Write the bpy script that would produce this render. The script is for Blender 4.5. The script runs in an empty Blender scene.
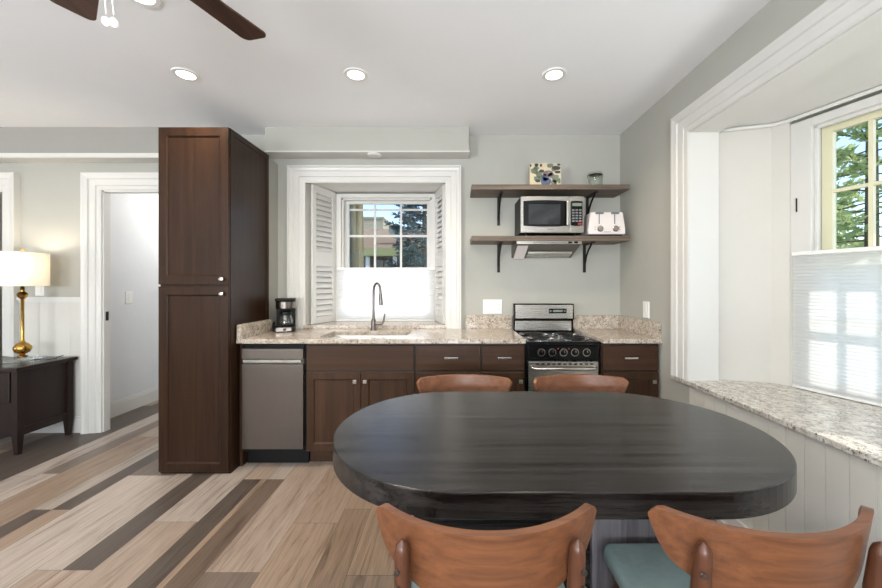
import bpy, bmesh, math, random
from mathutils import Vector, Matrix
PI = math.pi
sc = bpy.context.scene
COL = sc.collection

# ------------------------------------------------------------------ camera, sky, sun, fill lamps, exposure
EYE = 1.296
cam_d = bpy.data.cameras.new('camera'); cam = bpy.data.objects.new('camera', cam_d); COL.objects.link(cam)
cam.location = (0, 0, EYE); cam.rotation_euler = (PI/2, 0, 0)
cam_d.sensor_width = 36; cam_d.lens = 36*363/882; cam_d.shift_x = -11/882; cam_d.shift_y = -9/882
cam_d.clip_start = 0.05; cam_d.clip_end = 300
sc.camera = cam

world = bpy.data.worlds.new('sky'); sc.world = world; world.use_nodes = True
wn = world.node_tree.nodes; wl = world.node_tree.links; wn.clear()
wo = wn.new('ShaderNodeOutputWorld'); wb = wn.new('ShaderNodeBackground'); ws = wn.new('ShaderNodeTexSky')
ws.sky_type = 'NISHITA'; ws.sun_disc = False; ws.sun_elevation = math.radians(52); ws.sun_rotation = math.radians(110)
ws.air_density = 1.0; ws.dust_density = 0.25; ws.ozone_density = 2.5
wb.inputs['Strength'].default_value = 0.33
wl.new(ws.outputs[0], wb.inputs[0]); wl.new(wb.outputs[0], wo.inputs[0])

sun_d = bpy.data.lights.new('sun', 'SUN'); sun_d.energy = 4.6; sun_d.angle = 0.009; sun_d.color = (1, .95, .86)
sun = bpy.data.objects.new('sun', sun_d); COL.objects.link(sun)
sun.rotation_euler = Vector((-0.80, 0.30, -0.92)).to_track_quat('-Z', 'Y').to_euler()

def area(name, loc, look, sx, sy, watts, color=(1, 1, 1)):
    d = bpy.data.lights.new(name, 'AREA'); d.shape = 'RECTANGLE'; d.size = sx; d.size_y = sy; d.energy = watts; d.color = color
    o = bpy.data.objects.new(name, d); COL.objects.link(o); o.location = loc
    o.rotation_euler = Vector(look).to_track_quat('-Z', 'Z').to_euler(); return o
# added area lamps at unseen rear and left windows, tilted up to brighten the ceiling
area('fill_rear_window', (-3.2, -3.08, 1.35), (0, 1, 2.1), 1.5, 1.9, 255, (.90, .95, 1))
area('fill_rear_window', (-0.2, -3.08, 1.35), (0, 1, 2.1), 1.5, 1.9, 285, (.90, .95, 1))
area('fill_left_window', (-6.08, 0.3, 1.35), (1, 0, 1.7), 1.6, 1.9, 55, (.97, .98, 1))
area('daylight_bay_window', (2.20, 0.82, 1.05), (-.4, 0, 1.6), 0.7, 0.6, 15, (.93, .97, 1))  # added lamp inside the bay, aimed up to brighten its ceiling

area('daylight_kitchen_window', (-.645, 3.86, 1.17), (0, -1, 0), .92, .44, 4.2, (.95, .98, 1))  # added lamp hidden behind the lower kitchen shade to make it glow

sc.view_settings.view_transform = 'Standard'; sc.view_settings.look = 'None'
sc.view_settings.gamma = 1; sc.view_settings.use_curve_mapping = False
sc.view_settings.exposure = 0.07

# ------------------------------------------------------------------ helpers
def lin(c): return c/12.92 if c <= .04045 else ((c+.055)/1.055)**2.4
def rgb(r, g, b): return (lin(r/255), lin(g/255), lin(b/255), 1)

class B:
    def __init__(s): s.bm = bmesh.new()
    def quad(s, *p): return s.bm.faces.new([s.bm.verts.new(q) for q in p])
    def box(s, x0, x1, y0, y1, z0, z1, M=None):
        P = [Vector((x, y, z)) for z in (z0, z1) for y in (y0, y1) for x in (x0, x1)]
        if M is not None: P = [M @ p for p in P]
        v = [s.bm.verts.new(p) for p in P]
        for f in ((0,2,3,1),(4,5,7,6),(0,1,5,4),(2,6,7,3),(0,4,6,2),(1,3,7,5)): s.bm.faces.new([v[i] for i in f])
        return s
    def lathe(s, prof, c=(0,0,0), n=32, axis='z', M=None):
        rings = []
        for r, h in prof:
            ring = []
            for i in range(n):
                a = 2*PI*i/n; x, y = r*math.cos(a), r*math.sin(a)
                p = {'z': Vector((x, y, h)), 'y': Vector((x, h, y)), 'x': Vector((h, x, y))}[axis]
                p = (M @ p) if M is not None else p
                ring.append(s.bm.verts.new(p+Vector(c)))
            rings.append(ring)
        for a, b in zip(rings, rings[1:]):
            for i in range(n): s.bm.faces.new((a[i], a[(i+1)%n], b[(i+1)%n], b[i]))
        if prof[0][0] > 1e-5: s.bm.faces.new(rings[0][::-1])
        if prof[-1][0] > 1e-5: s.bm.faces.new(rings[-1])
        return s
    def cyl(s, c, r, h, n=24, axis='z'): return s.lathe([(r, 0), (r, h)], c, n, axis)
    def tube(s, pts, r, n=12, close=True):
        pts = [Vector(p) for p in pts]; R = r if isinstance(r, (list, tuple)) else [r]*len(pts); rings = []; up = None
        for i, p in enumerate(pts):
            t = (pts[min(i+1, len(pts)-1)]-pts[max(i-1, 0)]).normalized()
            if up is None:
                up = Vector((0,0,1)) if abs(t.z) < .9 else Vector((1,0,0))
            a = t.cross(up).normalized(); b = a.cross(t).normalized(); up = b
            rings.append([s.bm.verts.new(p+(a*math.cos(2*PI*k/n)+b*math.sin(2*PI*k/n))*R[i]) for k in range(n)])
        for a, b in zip(rings, rings[1:]):
            for k in range(n): s.bm.faces.new((a[k], b[k], b[(k+1)%n], a[(k+1)%n]))
        if close: s.bm.faces.new(rings[0]); s.bm.faces.new(rings[-1][::-1])
        return s
    def panel(s, f, a0, a1, b0, b1, loops, cap=True):
        """rectangular loops (inset, height) joined like a moulded panel; f maps (a, b, height) to a point"""
        rings = []
        for ins, h in loops:
            rings.append([s.bm.verts.new(f(a, b, h)) for a, b in ((a0+ins, b0+ins), (a1-ins, b0+ins), (a1-ins, b1-ins), (a0+ins, b1-ins))])
        for r, q in zip(rings, rings[1:]):
            for k in range(4): s.bm.faces.new((r[k], r[(k+1)%4], q[(k+1)%4], q[k]))
        if cap: s.bm.faces.new(rings[0][::-1]); s.bm.faces.new(rings[-1])
        return s
    def casing(s, f, a0, a1, b0, b1, prof, foot=True):
        """moulding with mitred corners round three sides of an opening; prof = (offset outward, depth)"""
        rings = []
        for w, d in prof:
            rings.append([s.bm.verts.new(f(a, b, d)) for a, b in ((a0-w, b0), (a0-w, b1+w), (a1+w, b1+w), (a1+w, b0))])
        for r, q in zip(rings, rings[1:]):
            for k in range(3): s.bm.faces.new((r[k], r[k+1], q[k+1], q[k]))
        s.bm.faces.new([r[0] for r in rings]); s.bm.faces.new([r[3] for r in rings][::-1])
        return s
    def prism(s, poly, f, h0, h1):
        lo = [s.bm.verts.new(f(a, b, h0)) for a, b in poly]; hi = [s.bm.verts.new(f(a, b, h1)) for a, b in poly]; n = len(poly)
        for k in range(n): s.bm.faces.new((lo[k], lo[(k+1)%n], hi[(k+1)%n], hi[k]))
        s.bm.faces.new(lo[::-1]); s.bm.faces.new(hi); return s
    def build(s, name, mat, parent=None, smooth=False, bevel=0, seg=2, label=None, world=True):
        bmesh.ops.recalc_face_normals(s.bm, faces=s.bm.faces)
        if parent is not None and world:
            off = Vector((0,0,0)); q = parent
            while q is not None: off += q.location; q = q.parent
            bmesh.ops.translate(s.bm, verts=s.bm.verts, vec=-off)
        me = bpy.data.meshes.new(name); s.bm.to_mesh(me); s.bm.free()
        o = bpy.data.objects.new(name, me); COL.objects.link(o); me.materials.append(mat)
        if parent is not None: o.parent = parent
        if smooth:
            for p in me.polygons: p.use_smooth = True
            try: me.set_sharp_from_angle(angle=math.radians(38))
            except Exception: pass
        if bevel:
            m = o.modifiers.new('bevel', 'BEVEL'); m.width = bevel; m.segments = seg; m.limit_method = 'ANGLE'; m.angle_limit = math.radians(35)
        if label: o['label'] = label
        return o

def tag(o, label, cat, group=None):
    o['label'] = label; o['category'] = cat; o['kind'] = 'thing'
    if group: o['group'] = group
    return o
def thing(name, label, cat, loc=(0,0,0), group=None):
    o = bpy.data.objects.new(name, None); COL.objects.link(o); o.location = loc; o.empty_display_size = .1
    return tag(o, label, cat, group)
def struct(o, label=None, cat=None):
    o['kind'] = 'structure'; o['label'] = label or o.name.replace('_', ' '); o['category'] = cat or o.name.split('_')[0]; return o
def copy_tree(o, parent=None):
    c = o.copy(); COL.objects.link(c)
    if parent is not None: c.parent = parent
    for ch in list(o.children): copy_tree(ch, c)
    return c
FX = lambda y: (lambda a, b, h: Vector((a, y-h, b)))      # on a wall facing -Y
FR = lambda x: (lambda a, b, h: Vector((x-h, a, b)))      # on the right wall facing -X
FZ = lambda a, b, h: Vector((a, b, h))

# ------------------------------------------------------------------ materials
def new_mat(name):
    m = bpy.data.materials.new(name); m.use_nodes = True; nt = m.node_tree
    return m, nt, nt.nodes, nt.links, nt.nodes['Principled BSDF']
def ramp(n, stops):
    r = n.new('ShaderNodeValToRGB'); e = r.color_ramp.elements
    while len(e) > 1: e.remove(e[-1])
    e[0].position, e[0].color = stops[0]
    for p, c in stops[1:]:
        k = e.new(p); k.color = c
    return r
def coords(n, l, scale, kind='Object'):
    t = n.new('ShaderNodeTexCoord'); m = n.new('ShaderNodeMapping'); m.inputs['Scale'].default_value = scale
    l.new(t.outputs[kind], m.inputs['Vector']); return m
def noise(n, l, vec, scale, detail=4, rough=.6, dist=0):
    t = n.new('ShaderNodeTexNoise'); t.inputs['Scale'].default_value = scale; t.inputs['Detail'].default_value = detail
    t.inputs['Roughness'].default_value = rough; t.inputs['Distortion'].default_value = dist; l.new(vec.outputs[0], t.inputs['Vector']); return t
def bump(n, l, h, p, strength, dist=.002):
    b = n.new('ShaderNodeBump'); b.inputs['Strength'].default_value = strength; b.inputs['Distance'].default_value = dist
    l.new(h, b.inputs['Height']); l.new(b.outputs[0], p.inputs['Normal'])
def paint(name, c, rough=.55, var=.03, spec=.3):
    m, nt, n, l, p = new_mat(name); v = coords(n, l, (1,1,1)); t = noise(n, l, v, 6, 3)
    lo = tuple(x*(1-var) for x in c[:3])+(1,); r = ramp(n, [(.3, lo), (.7, c)])
    l.new(t.outputs[0], r.inputs[0]); l.new(r.outputs[0], p.inputs['Base Color'])
    p.inputs['Roughness'].default_value = rough; p.inputs['Specular IOR Level'].default_value = spec
    t2 = noise(n, l, v, 260, 2); bump(n, l, t2.outputs[0], p, .08, .001); return m
def metal(name, c, rough=.28, brush=(1, 1, 60), var=.12):
    m, nt, n, l, p = new_mat(name); v = coords(n, l, brush); t = noise(n, l, v, 8, 3)
    lo = tuple(x*(1-var) for x in c[:3])+(1,); r = ramp(n, [(.3, lo), (.7, c)])
    l.new(t.outputs[0], r.inputs[0]); l.new(r.outputs[0], p.inputs['Base Color'])
    mr = n.new('ShaderNodeMapRange'); mr.inputs[3].default_value = rough*.85; mr.inputs[4].default_value = rough*1.2
    l.new(t.outputs[0], mr.inputs[0]); l.new(mr.outputs[0], p.inputs['Roughness']); p.inputs['Metallic'].default_value = 1; return m
def plain(name, c, rough=.4, metallic=0, spec=.5, var=.06):
    m, nt, n, l, p = new_mat(name); v = coords(n, l, (1,1,1)); t = noise(n, l, v, 25, 3)
    lo = tuple(x*(1-var) for x in c[:3])+(1,); r = ramp(n, [(.3, lo), (.7, c)])
    l.new(t.outputs[0], r.inputs[0]); l.new(r.outputs[0], p.inputs['Base Color'])
    p.inputs['Roughness'].default_value = rough; p.inputs['Metallic'].default_value = metallic; p.inputs['Specular IOR Level'].default_value = spec; return m
def wood(name, c1, c2, axis='x', rough=.35, scale=1.0, contrast=(.35, .65), spec=.4, bumps=.1):
    m, nt, n, l, p = new_mat(name)
    sx = {'x': (.45, 18, 18), 'y': (16, .7, 16), 'z': (16, 16, .7)}[axis]
    v = coords(n, l, tuple(a*scale for a in sx)); t = noise(n, l, v, 1.6, 7, .62, .35)
    r = ramp(n, [(contrast[0], c1), (contrast[1], c2)])
    fx = tuple(a*7 for a in sx); v2 = coords(n, l, tuple(a*scale for a in fx)); t2 = noise(n, l, v2, 2.2, 4)
    mx = n.new('ShaderNodeMath'); mx.operation = 'MULTIPLY_ADD'; mx.inputs[1].default_value = .28; l.new(t2.outputs[0], mx.inputs[0])
    sb = n.new('ShaderNodeMath'); sb.operation = 'SUBTRACT'; sb.inputs[1].default_value = .14; l.new(t.outputs[0], sb.inputs[0]); l.new(sb.outputs[0], mx.inputs[2])
    l.new(mx.outputs[0], r.inputs[0]); l.new(r.outputs[0], p.inputs['Base Color'])
    p.inputs['Roughness'].default_value = rough; p.inputs['Specular IOR Level'].default_value = spec
    bump(n, l, mx.outputs[0], p, bumps, .001); return m
def granite(name, base, mid, dark, light, scale=1.0):
    m, nt, n, l, p = new_mat(name); v = coords(n, l, (1,1,1))
    a = noise(n, l, v, 22*scale, 8, .75, .6); r1 = ramp(n, [(.36, mid), (.5, base), (.66, light)]); l.new(a.outputs[0], r1.inputs[0])
    b = noise(n, l, v, 75*scale, 5, .7, .3); r2 = ramp(n, [(.54, (0,0,0,1)), (.60, (1,1,1,1))]); l.new(b.outputs[0], r2.inputs[0])
    g = noise(n, l, v, 9*scale, 3, .6, .5); r3 = ramp(n, [(.40, (.15,.15,.15,1)), (.54, (1,1,1,1))]); l.new(g.outputs[0], r3.inputs[0])
    mu = n.new('ShaderNodeMath'); mu.operation = 'MULTIPLY'; l.new(r2.outputs[0], mu.inputs[0]); l.new(r3.outputs[0], mu.inputs[1])
    mx = n.new('ShaderNodeMix'); mx.data_type = 'RGBA'; l.new(mu.outputs[0], mx.inputs['Factor']); l.new(r1.outputs[0], mx.inputs[6]); mx.inputs[7].default_value = dark
    l.new(mx.outputs[2], p.inputs['Base Color']); p.inputs['Roughness'].default_value = .13; p.inputs['Specular IOR Level'].default_value = .5; return m
def emit(name, c, s):
    m, nt, n, l, p = new_mat(name); p.inputs['Base Color'].default_value = c
    p.inputs['Emission Color'].default_value = c; p.inputs['Emission Strength'].default_value = s; return m
def glass(name, tint=(1,1,1,1), fac=.07):
    m, nt, n, l, p = new_mat(name); n.remove(p)
    t = n.new('ShaderNodeBsdfTransparent'); t.inputs[0].default_value = tint; g = n.new('ShaderNodeBsdfGlossy'); g.inputs['Roughness'].default_value = .02
    lw = n.new('ShaderNodeLayerWeight'); lw.inputs[0].default_value = .25
    mm = n.new('ShaderNodeMath'); mm.operation = 'MULTIPLY_ADD'; mm.inputs[1].default_value = .2; mm.inputs[2].default_value = fac; l.new(lw.outputs['Fresnel'], mm.inputs[0])
    mm.use_clamp = True
    x = n.new('ShaderNodeMixShader'); l.new(mm.outputs[0], x.inputs[0]); l.new(t.outputs[0], x.inputs[1]); l.new(g.outputs[0], x.inputs[2])
    l.new(x.outputs[0], n['Material Output'].inputs[0]); return m
def cloth_translucent(name, c, trans=.5, tc=None):
    m, nt, n, l, p = new_mat(name); v = coords(n, l, (400, 400, 400)); t = noise(n, l, v, 1, 2)
    lo = tuple(x*.94 for x in c[:3])+(1,); r = ramp(n, [(.3, lo), (.7, c)]); l.new(t.outputs[0], r.inputs[0]); l.new(r.outputs[0], p.inputs['Base Color'])
    p.inputs['Roughness'].default_value = .85; p.inputs['Specular IOR Level'].default_value = .1
    tr = n.new('ShaderNodeBsdfTranslucent'); tr.inputs[0].default_value = tc or c
    x = n.new('ShaderNodeMixShader'); x.inputs[0].default_value = trans; l.new(p.outputs[0], x.inputs[1]); l.new(tr.outputs[0], x.inputs[2])
    l.new(x.outputs[0], n['Material Output'].inputs[0]); return m

M = {}
M['wall'] = paint('sage_grey_wall_paint', rgb(178, 177, 169), .6, .02)
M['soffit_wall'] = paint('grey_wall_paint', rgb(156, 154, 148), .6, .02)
M['ceiling'] = paint('white_ceiling_paint', rgb(246, 246, 247), .8, .01, .15)
M['white'] = paint('white_trim_paint', rgb(217, 215, 210), .32, .02, .4)
M['cream'] = paint('cream_sash_paint', rgb(226, 221, 190), .4, .03)
M['alcove'] = paint('warm_white_alcove_paint', rgb(205, 201, 193), .4, .02, .35)
M['beadboard'] = paint('off_white_beadboard_paint', rgb(212, 209, 201), .42, .03)
M['hall'] = paint('white_hall_paint', rgb(222, 224, 226), .6, .02)
M['dark_cab'] = wood('dark_stained_maple', rgb(36, 23, 14), rgb(58, 38, 25), 'z', .33, 1.0, (.3, .7), .2, .04)
M['dark_cab_h'] = wood('dark_stained_maple_crosswise', rgb(36, 23, 14), rgb(58, 38, 25), 'x', .33, 1.0, (.3, .7), .2, .04)
M['base_cab'] = wood('brown_stained_maple', rgb(52, 36, 25), rgb(76, 53, 38), 'z', .36, 1.0, (.3, .7), .2, .04)
M['base_cab_h'] = wood('brown_stained_maple_crosswise', rgb(52, 36, 25), rgb(76, 53, 38), 'x', .36, 1.0, (.3, .7), .2, .04)
M['carcass'] = plain('dark_cabinet_carcass', rgb(52, 37, 29), .5)
M['steel'] = metal('brushed_stainless_steel', rgb(188, 184, 178), .27, (1, 1, 90), .04)
M['steel_dim'] = metal('dimmed_stainless_steel_upright', rgb(120, 112, 105), .3, (70, 70, 1))  # darker copy of the steel; a dim room's reflection is in the colour
M['nickel'] = metal('satin_nickel', rgb(205, 200, 192), .22, (20, 20, 20))
M['gunmetal'] = metal('dark_brushed_nickel', rgb(120, 114, 108), .3, (40, 40, 4))
M['brass'] = metal('antique_brass', rgb(196, 152, 78), .24, (8, 8, 2))
M['black'] = plain('black_enamel', rgb(11, 11, 12), .22, 0, .3)
M['black_matte'] = plain('black_plastic', rgb(14, 14, 15), .5, 0, .25)
M['iron'] = plain('black_wrought_iron', rgb(30, 28, 27), .5, .3)
M['chrome'] = metal('chrome', rgb(222, 222, 222), .1, (1, 1, 1))
M['granite'] = granite('beige_speckled_granite', rgb(190, 178, 163), rgb(150, 132, 115), rgb(62, 50, 45), rgb(214, 206, 195), 1.5)
M['granite_grey'] = granite('grey_speckled_granite', rgb(200, 194, 184), rgb(150, 143, 134), rgb(62, 56, 52), rgb(230, 227, 221), 1.3)
M['shelf'] = wood('weathered_brown_shelf_wood', rgb(88, 76, 66), rgb(122, 107, 94), 'x', .5, 1.2)
M['table'] = wood('black_stained_ash', rgb(14, 12, 12), rgb(56, 52, 50), 'x', .26, 1.3, (.38, .68), .45, .35)
M['table_grey'] = wood('grey_ash', rgb(84, 80, 83), rgb(122, 117, 120), 'z', .5, 1.3)
M['walnut'] = wood('walnut_veneer', rgb(98, 60, 38), rgb(136, 86, 56), 'x', .4, 1.7, (.3, .7), .5, .05)
M['walnut_dark'] = wood('dark_walnut', rgb(72, 42, 29), rgb(104, 64, 44), 'z', .28, 1.5, (.3, .7), .5, .05)
M['espresso'] = wood('espresso_wood', rgb(28, 18, 15), rgb(44, 29, 24), 'z', .4, 1.2, (.3, .7), .4, .05)
M['fabric'] = plain('seafoam_seat_fabric', rgb(146, 164, 160), .85, 0, .15, .14)
M['shade'] = cloth_translucent('white_pleated_shade_fabric', rgb(252, 252, 252), .93)
M['shade_grey'] = cloth_translucent('grey_white_pleated_shade_fabric', rgb(236, 238, 239), .62)
M['lampshade'] = cloth_translucent('ivory_lampshade_linen', rgb(246, 243, 236), .4, rgb(250, 246, 238))
M['glass'] = glass('window_glass', (1, 1, 1, 1), .015)
M['clear'] = glass('clear_glass', (.97, .97, .955, 1), .06)
M['green_glass'] = glass('pale_green_glass', (.94, .965, .94, 1), .08)
M['dark_glass'] = plain('dark_oven_glass', rgb(26, 28, 31), .06)
M['mw_glass'] = plain('dark_microwave_glass', rgb(38, 42, 46), .06)
M['lens'] = emit('warm_lamp_lens', (1, .93, .82, 1), 7)
M['bulb'] = emit('warm_bulb', (1, .86, .66, 1), 12)
M['white_plastic'] = plain('white_plastic', rgb(238, 237, 234), .3, 0, .5, .02)
M['pink_white'] = plain('pale_enamel', rgb(234, 226, 224), .25, 0, .5, .02)
M['grey_plastic'] = plain('grey_plastic', rgb(120, 122, 124), .4)
M['red'] = plain('red_plastic', rgb(190, 48, 44), .4)
M['lcd'] = plain('dim_display', rgb(120, 132, 118), .2)
M['fan_wood'] = wood('dark_walnut_fan_blade', rgb(52, 34, 26), rgb(84, 56, 43), 'y', .45, 1.2)

# floor planks: each plank has its own colour stored on the mesh
m, nt, n, l, p = new_mat('mixed_tone_plank_floor')
at = n.new('ShaderNodeAttribute'); at.attribute_name = 'plank_colour'
sh = n.new('ShaderNodeAttribute'); sh.attribute_name = 'grain_shift'
tc = n.new('ShaderNodeTexCoord'); ad = n.new('ShaderNodeVectorMath'); ad.operation = 'MULTIPLY_ADD'; ad.inputs[1].default_value = (7, 7, 7)
l.new(sh.outputs['Vector'], ad.inputs[0]); l.new(tc.outputs['Object'], ad.inputs[2])
mp = n.new('ShaderNodeMapping'); mp.inputs['Scale'].default_value = (15, 1.1, 1); l.new(ad.outputs[0], mp.inputs[0])
t1 = noise(n, l, mp, 1.5, 8, .66, 1.3); r1 = ramp(n, [(.30, (.50, .46, .43, 1)), (.46, (.95, .95, .94, 1)), (.68, (1.08, 1.08, 1.08, 1))]); l.new(t1.outputs[0], r1.inputs[0])
mp2 = n.new('ShaderNodeMapping'); mp2.inputs['Scale'].default_value = (120, 5, 1); l.new(ad.outputs[0], mp2.inputs[0])
t2 = noise(n, l, mp2, 1.4, 4, .6); r2 = ramp(n, [(.3, (.76, .75, .74, 1)), (.7, (1.06, 1.06, 1.06, 1))]); l.new(t2.outputs[0], r2.inputs[0])
x1 = n.new('ShaderNodeMix'); x1.data_type = 'RGBA'; x1.blend_type = 'MULTIPLY'; x1.inputs['Factor'].default_value = 1; l.new(at.outputs['Color'], x1.inputs[6]); l.new(r1.outputs[0], x1.inputs[7])
x2 = n.new('ShaderNodeMix'); x2.data_type = 'RGBA'; x2.blend_type = 'MULTIPLY'; x2.inputs['Factor'].default_value = 1; l.new(x1.outputs[2], x2.inputs[6]); l.new(r2.outputs[0], x2.inputs[7])
l.new(x2.outputs[2], p.inputs['Base Color']); p.inputs['Roughness'].default_value = .38; p.inputs['Specular IOR Level'].default_value = .4
bump(n, l, t2.outputs[0], p, .12, .001); M['floor'] = m
# beadboard-free lawn, bark, leaves
M['lawn'] = plain('mown_lawn', rgb(112, 118, 84), .9, 0, .1, .4)
M['bark'] = wood('grey_brown_bark', rgb(60, 54, 38), rgb(134, 126, 96), 'z', .9, .45, (.3, .7), .1, .8)
M['conifer'] = cloth_translucent('blue_green_needles', rgb(84, 108, 108), .4)
M['pine'] = cloth_translucent('yellow_green_needles', rgb(168, 182, 134), .5, rgb(190, 205, 140))
M['roof'] = plain('pinkish_brown_shingles', rgb(138, 118, 98), .9, 0, .1, .2)
M['fascia'] = plain('light_green_fascia_paint', rgb(146, 148, 100), .6)
M['siding'] = plain('grey_siding', rgb(92, 92, 92), .8, 0, .2, .3)
M['tan_wall'] = plain('tan_masonry', rgb(168, 160, 140), .9, 0, .1, .15)
M['dish'] = plain('grey_dish_paint', rgb(70, 84, 82), .5)

# ------------------------------------------------------------------ room shell
YB, XR, ZC, XL, YR = 3.2, 1.481, 2.619, -6.0, -3.0
rnd = random.Random(4)
LIGHT, BEIGE, TAN, MID, DARK = (176, 164, 154), (168, 150, 136), (152, 132, 115), (120, 107, 97), (90, 80, 73)
strips = [  # x0, x1, [(y_end, tone), ...] from near to far
 (-3.23, -2.98, [(9, DARK)]), (-2.98, -2.82, [(9, LIGHT)]), (-2.82, -2.70, [(2.495, LIGHT), (9, MID)]), (-2.70, -2.42, [(1.9, TAN), (3.1, TAN), (9, BEIGE)]),
 (-2.42, -2.31, [(2.094, DARK), (9, LIGHT)]), (-2.31, -2.20, [(2.094, TAN), (9, DARK)]), (-2.20, -1.892, [(2.47, LIGHT), (9, MID)]),
 (-1.892, -1.773, [(1.65, BEIGE), (3.0, LIGHT), (9, TAN)]), (-1.773, -1.634, [(1.65, BEIGE), (9, DARK)]),
 (-1.634, -1.39, [(1.986, BEIGE), (9, LIGHT)]), (-1.39, -1.27, [(2.42, DARK), (9, BEIGE)]), (-1.27, -1.235, [(2.42, TAN), (9, BEIGE)]), (-1.235, -1.115, [(2.42, (108, 92, 80)), (9, LIGHT)]),
 (-1.115, -.865, [(1.636, MID), (9, BEIGE)]), (-.865, -.62, [(1.976, TAN), (9, (160, 140, 124))]), (-.62, -.47, [(2.1, (136, 116, 99)), (9, TAN)]), (-.47, -.235, [(1.62, (138, 120, 104)), (9, (152, 131, 112))])]
x = -.235
while x < 1.47:
    w = rnd.choice((.14, .18, .24)); strips.append((x, min(x+w, 1.481), None)); x += w
x = -3.23
while x > -6:
    w = rnd.choice((.14, .18, .24)); strips.append((max(x-w, -6.0), x, None)); x -= w
bm = bmesh.new(); lc = bm.loops.layers.float_color.new('plank_colour'); ls = bm.loops.layers.float_color.new('grain_shift')
for x0, x1, seg in strips:
    if seg is None:
        seg = []; y = -3 + rnd.random()*1.2
        while y < 7: seg.append((y, rnd.choice((LIGHT, BEIGE, TAN, TAN, MID, DARK)))); y += rnd.choice((1.0, 1.2, 1.5))
        seg.append((9, TAN))
    ya = -3.0
    for yb, c in seg:
        yb = min(yb, 7.0)
        cuts = [ya]; 
        while yb-cuts[-1] > 2.2: cuts.append(cuts[-1]+1.22+.3*rnd.random())
        cuts.append(yb)
        for k, (q0, q1) in enumerate(zip(cuts, cuts[1:])):
            g = .0008
            if q1-q0 < .01: continue
            f = bm.faces.new([bm.verts.new(v) for v in ((x0+g, q0+g, 0), (x1-g, q0+g, 0), (x1-g, q1-g, 0), (x0+g, q1-g, 0))])
            jit = 1+.07*(rnd.random()-.5); cc = [lin(v*jit/255) for v in c]; sft = (rnd.random(), rnd.random(), rnd.random(), 1)
            for lp in f.loops: lp[lc] = (*cc, 1); lp[ls] = sft
        ya = yb
me = bpy.data.meshes.new('floor'); bm.to_mesh(me); bm.free(); fl = bpy.data.objects.new('floor', me); COL.objects.link(fl); me.materials.append(M['floor'])
struct(fl, 'mixed tone wood plank floor running away from the camera')
b = B(); b.box(-6.2, 1.481, -3.2, 7.1, -.12, -.0015); struct(b.build('floor_subfloor', M['carcass']), 'dark joints beneath the floor planks', 'floor')

b = B(); b.box(-6.2, 1.70, -3.2, 3.36, ZC, ZC+.12); struct(b.build('ceiling', M['ceiling']), 'smooth white ceiling over the kitchen and dining area')

# back wall: pieces round the two doorways and the kitchen window (thin partition at left, thick masonry at right)
b = B()
YT = 3.255
KX0, KX1, KZ0, KZ1 = -1.314, -.036, .884, 2.216      # kitchen window opening at the wall face
D1 = (-3.086, -2.27, 2.134); D2 = (-4.72, -3.945, 2.134)
b.box(-6.2, D2[0], YB, YT, 0, ZC); b.box(D2[0], D2[1], YB, YT, D2[2], ZC); b.box(D2[1], D1[0], YB, YT, 0, ZC)
b.box(D1[0], D1[1], YB, YT, D1[2], ZC); b.box(D1[1], -2.02, YB, YT, 0, ZC)
YO = 3.70
b.box(-2.02, KX0, YB, YO, 0, ZC); b.box(KX0, KX1, YB, YO, 0, KZ0); b.box(KX0, KX1, YB, YO, KZ1+.01, ZC); b.box(KX1, XR+.12, YB, YO, 0, ZC)
struct(b.build('wall_back', M['wall']), 'pale sage grey back wall behind the kitchen counter')
# splayed white reveals of the kitchen window
KL, KR = -1.165, -.125
b = B()
b.prism([(KX0, YB), (KL, YO), (KX0, YO)], FZ, .944, KZ1); b.prism([(KX1, YB), (KX1, YO), (KR, YO)], FZ, .944, KZ1)
b.box(KX0, KX1, YB, YO, KZ1-.012, KZ1+.01)
struct(b.build('trim_1', M['white']), 'white splayed reveal of the kitchen window', 'trim')
# right wall with the bay opening
b = B(); BY0, BY1, BZ0, BZ1 = -.30, 2.268, .672, 2.256
XO = XR+.12
b.box(XR, XO, BY1, YB, 0, ZC); b.box(XR, XO, BY0, BY1, BZ1, ZC); b.box(XR, XO, YR-.2, BY0, 0, ZC)
struct(b.build('wall_right', M['wall']), 'pale grey right wall around the bay opening')
b = B()
y = BY0
b.box(XR+.004, XO, BY0, BY1+.15, 0, BZ0)
while y < BY1+.15:
    b.box(XR+.0015, XR+.006, y+.002, min(y+.085, BY1+.15), .0, BZ0); y += .087
struct(b.build('wall_bay', M['beadboard']), 'off white beadboard below the granite window seat', 'wall')
b = B(); b.box(XL-.2, XL, -3.2, -.7, 0, ZC); b.box(XL-.2, XL, 1.3, 3.3, 0, ZC); b.box(XL-.2, XL, -.7, 1.3, 0, .35); b.box(XL-.2, XL, -.7, 1.3, 2.35, ZC)
struct(b.build('wall_left', M['wall']), 'grey far left wall of the room')
b = B()
for x0, x1 in ((-6.2, -4.05), (-2.35, -1.05), (.65, 1.601)): b.box(x0, x1, -3.2, -3.0, 0, ZC)
for x0, x1 in ((-4.05, -2.35), (-1.05, .65)): b.box(x0, x1, -3.2, -3.0, 0, .35); b.box(x0, x1, -3.2, -3.0, 2.35, ZC)
struct(b.build('wall_rear', M['wall']), 'grey rear wall behind the camera')

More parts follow.
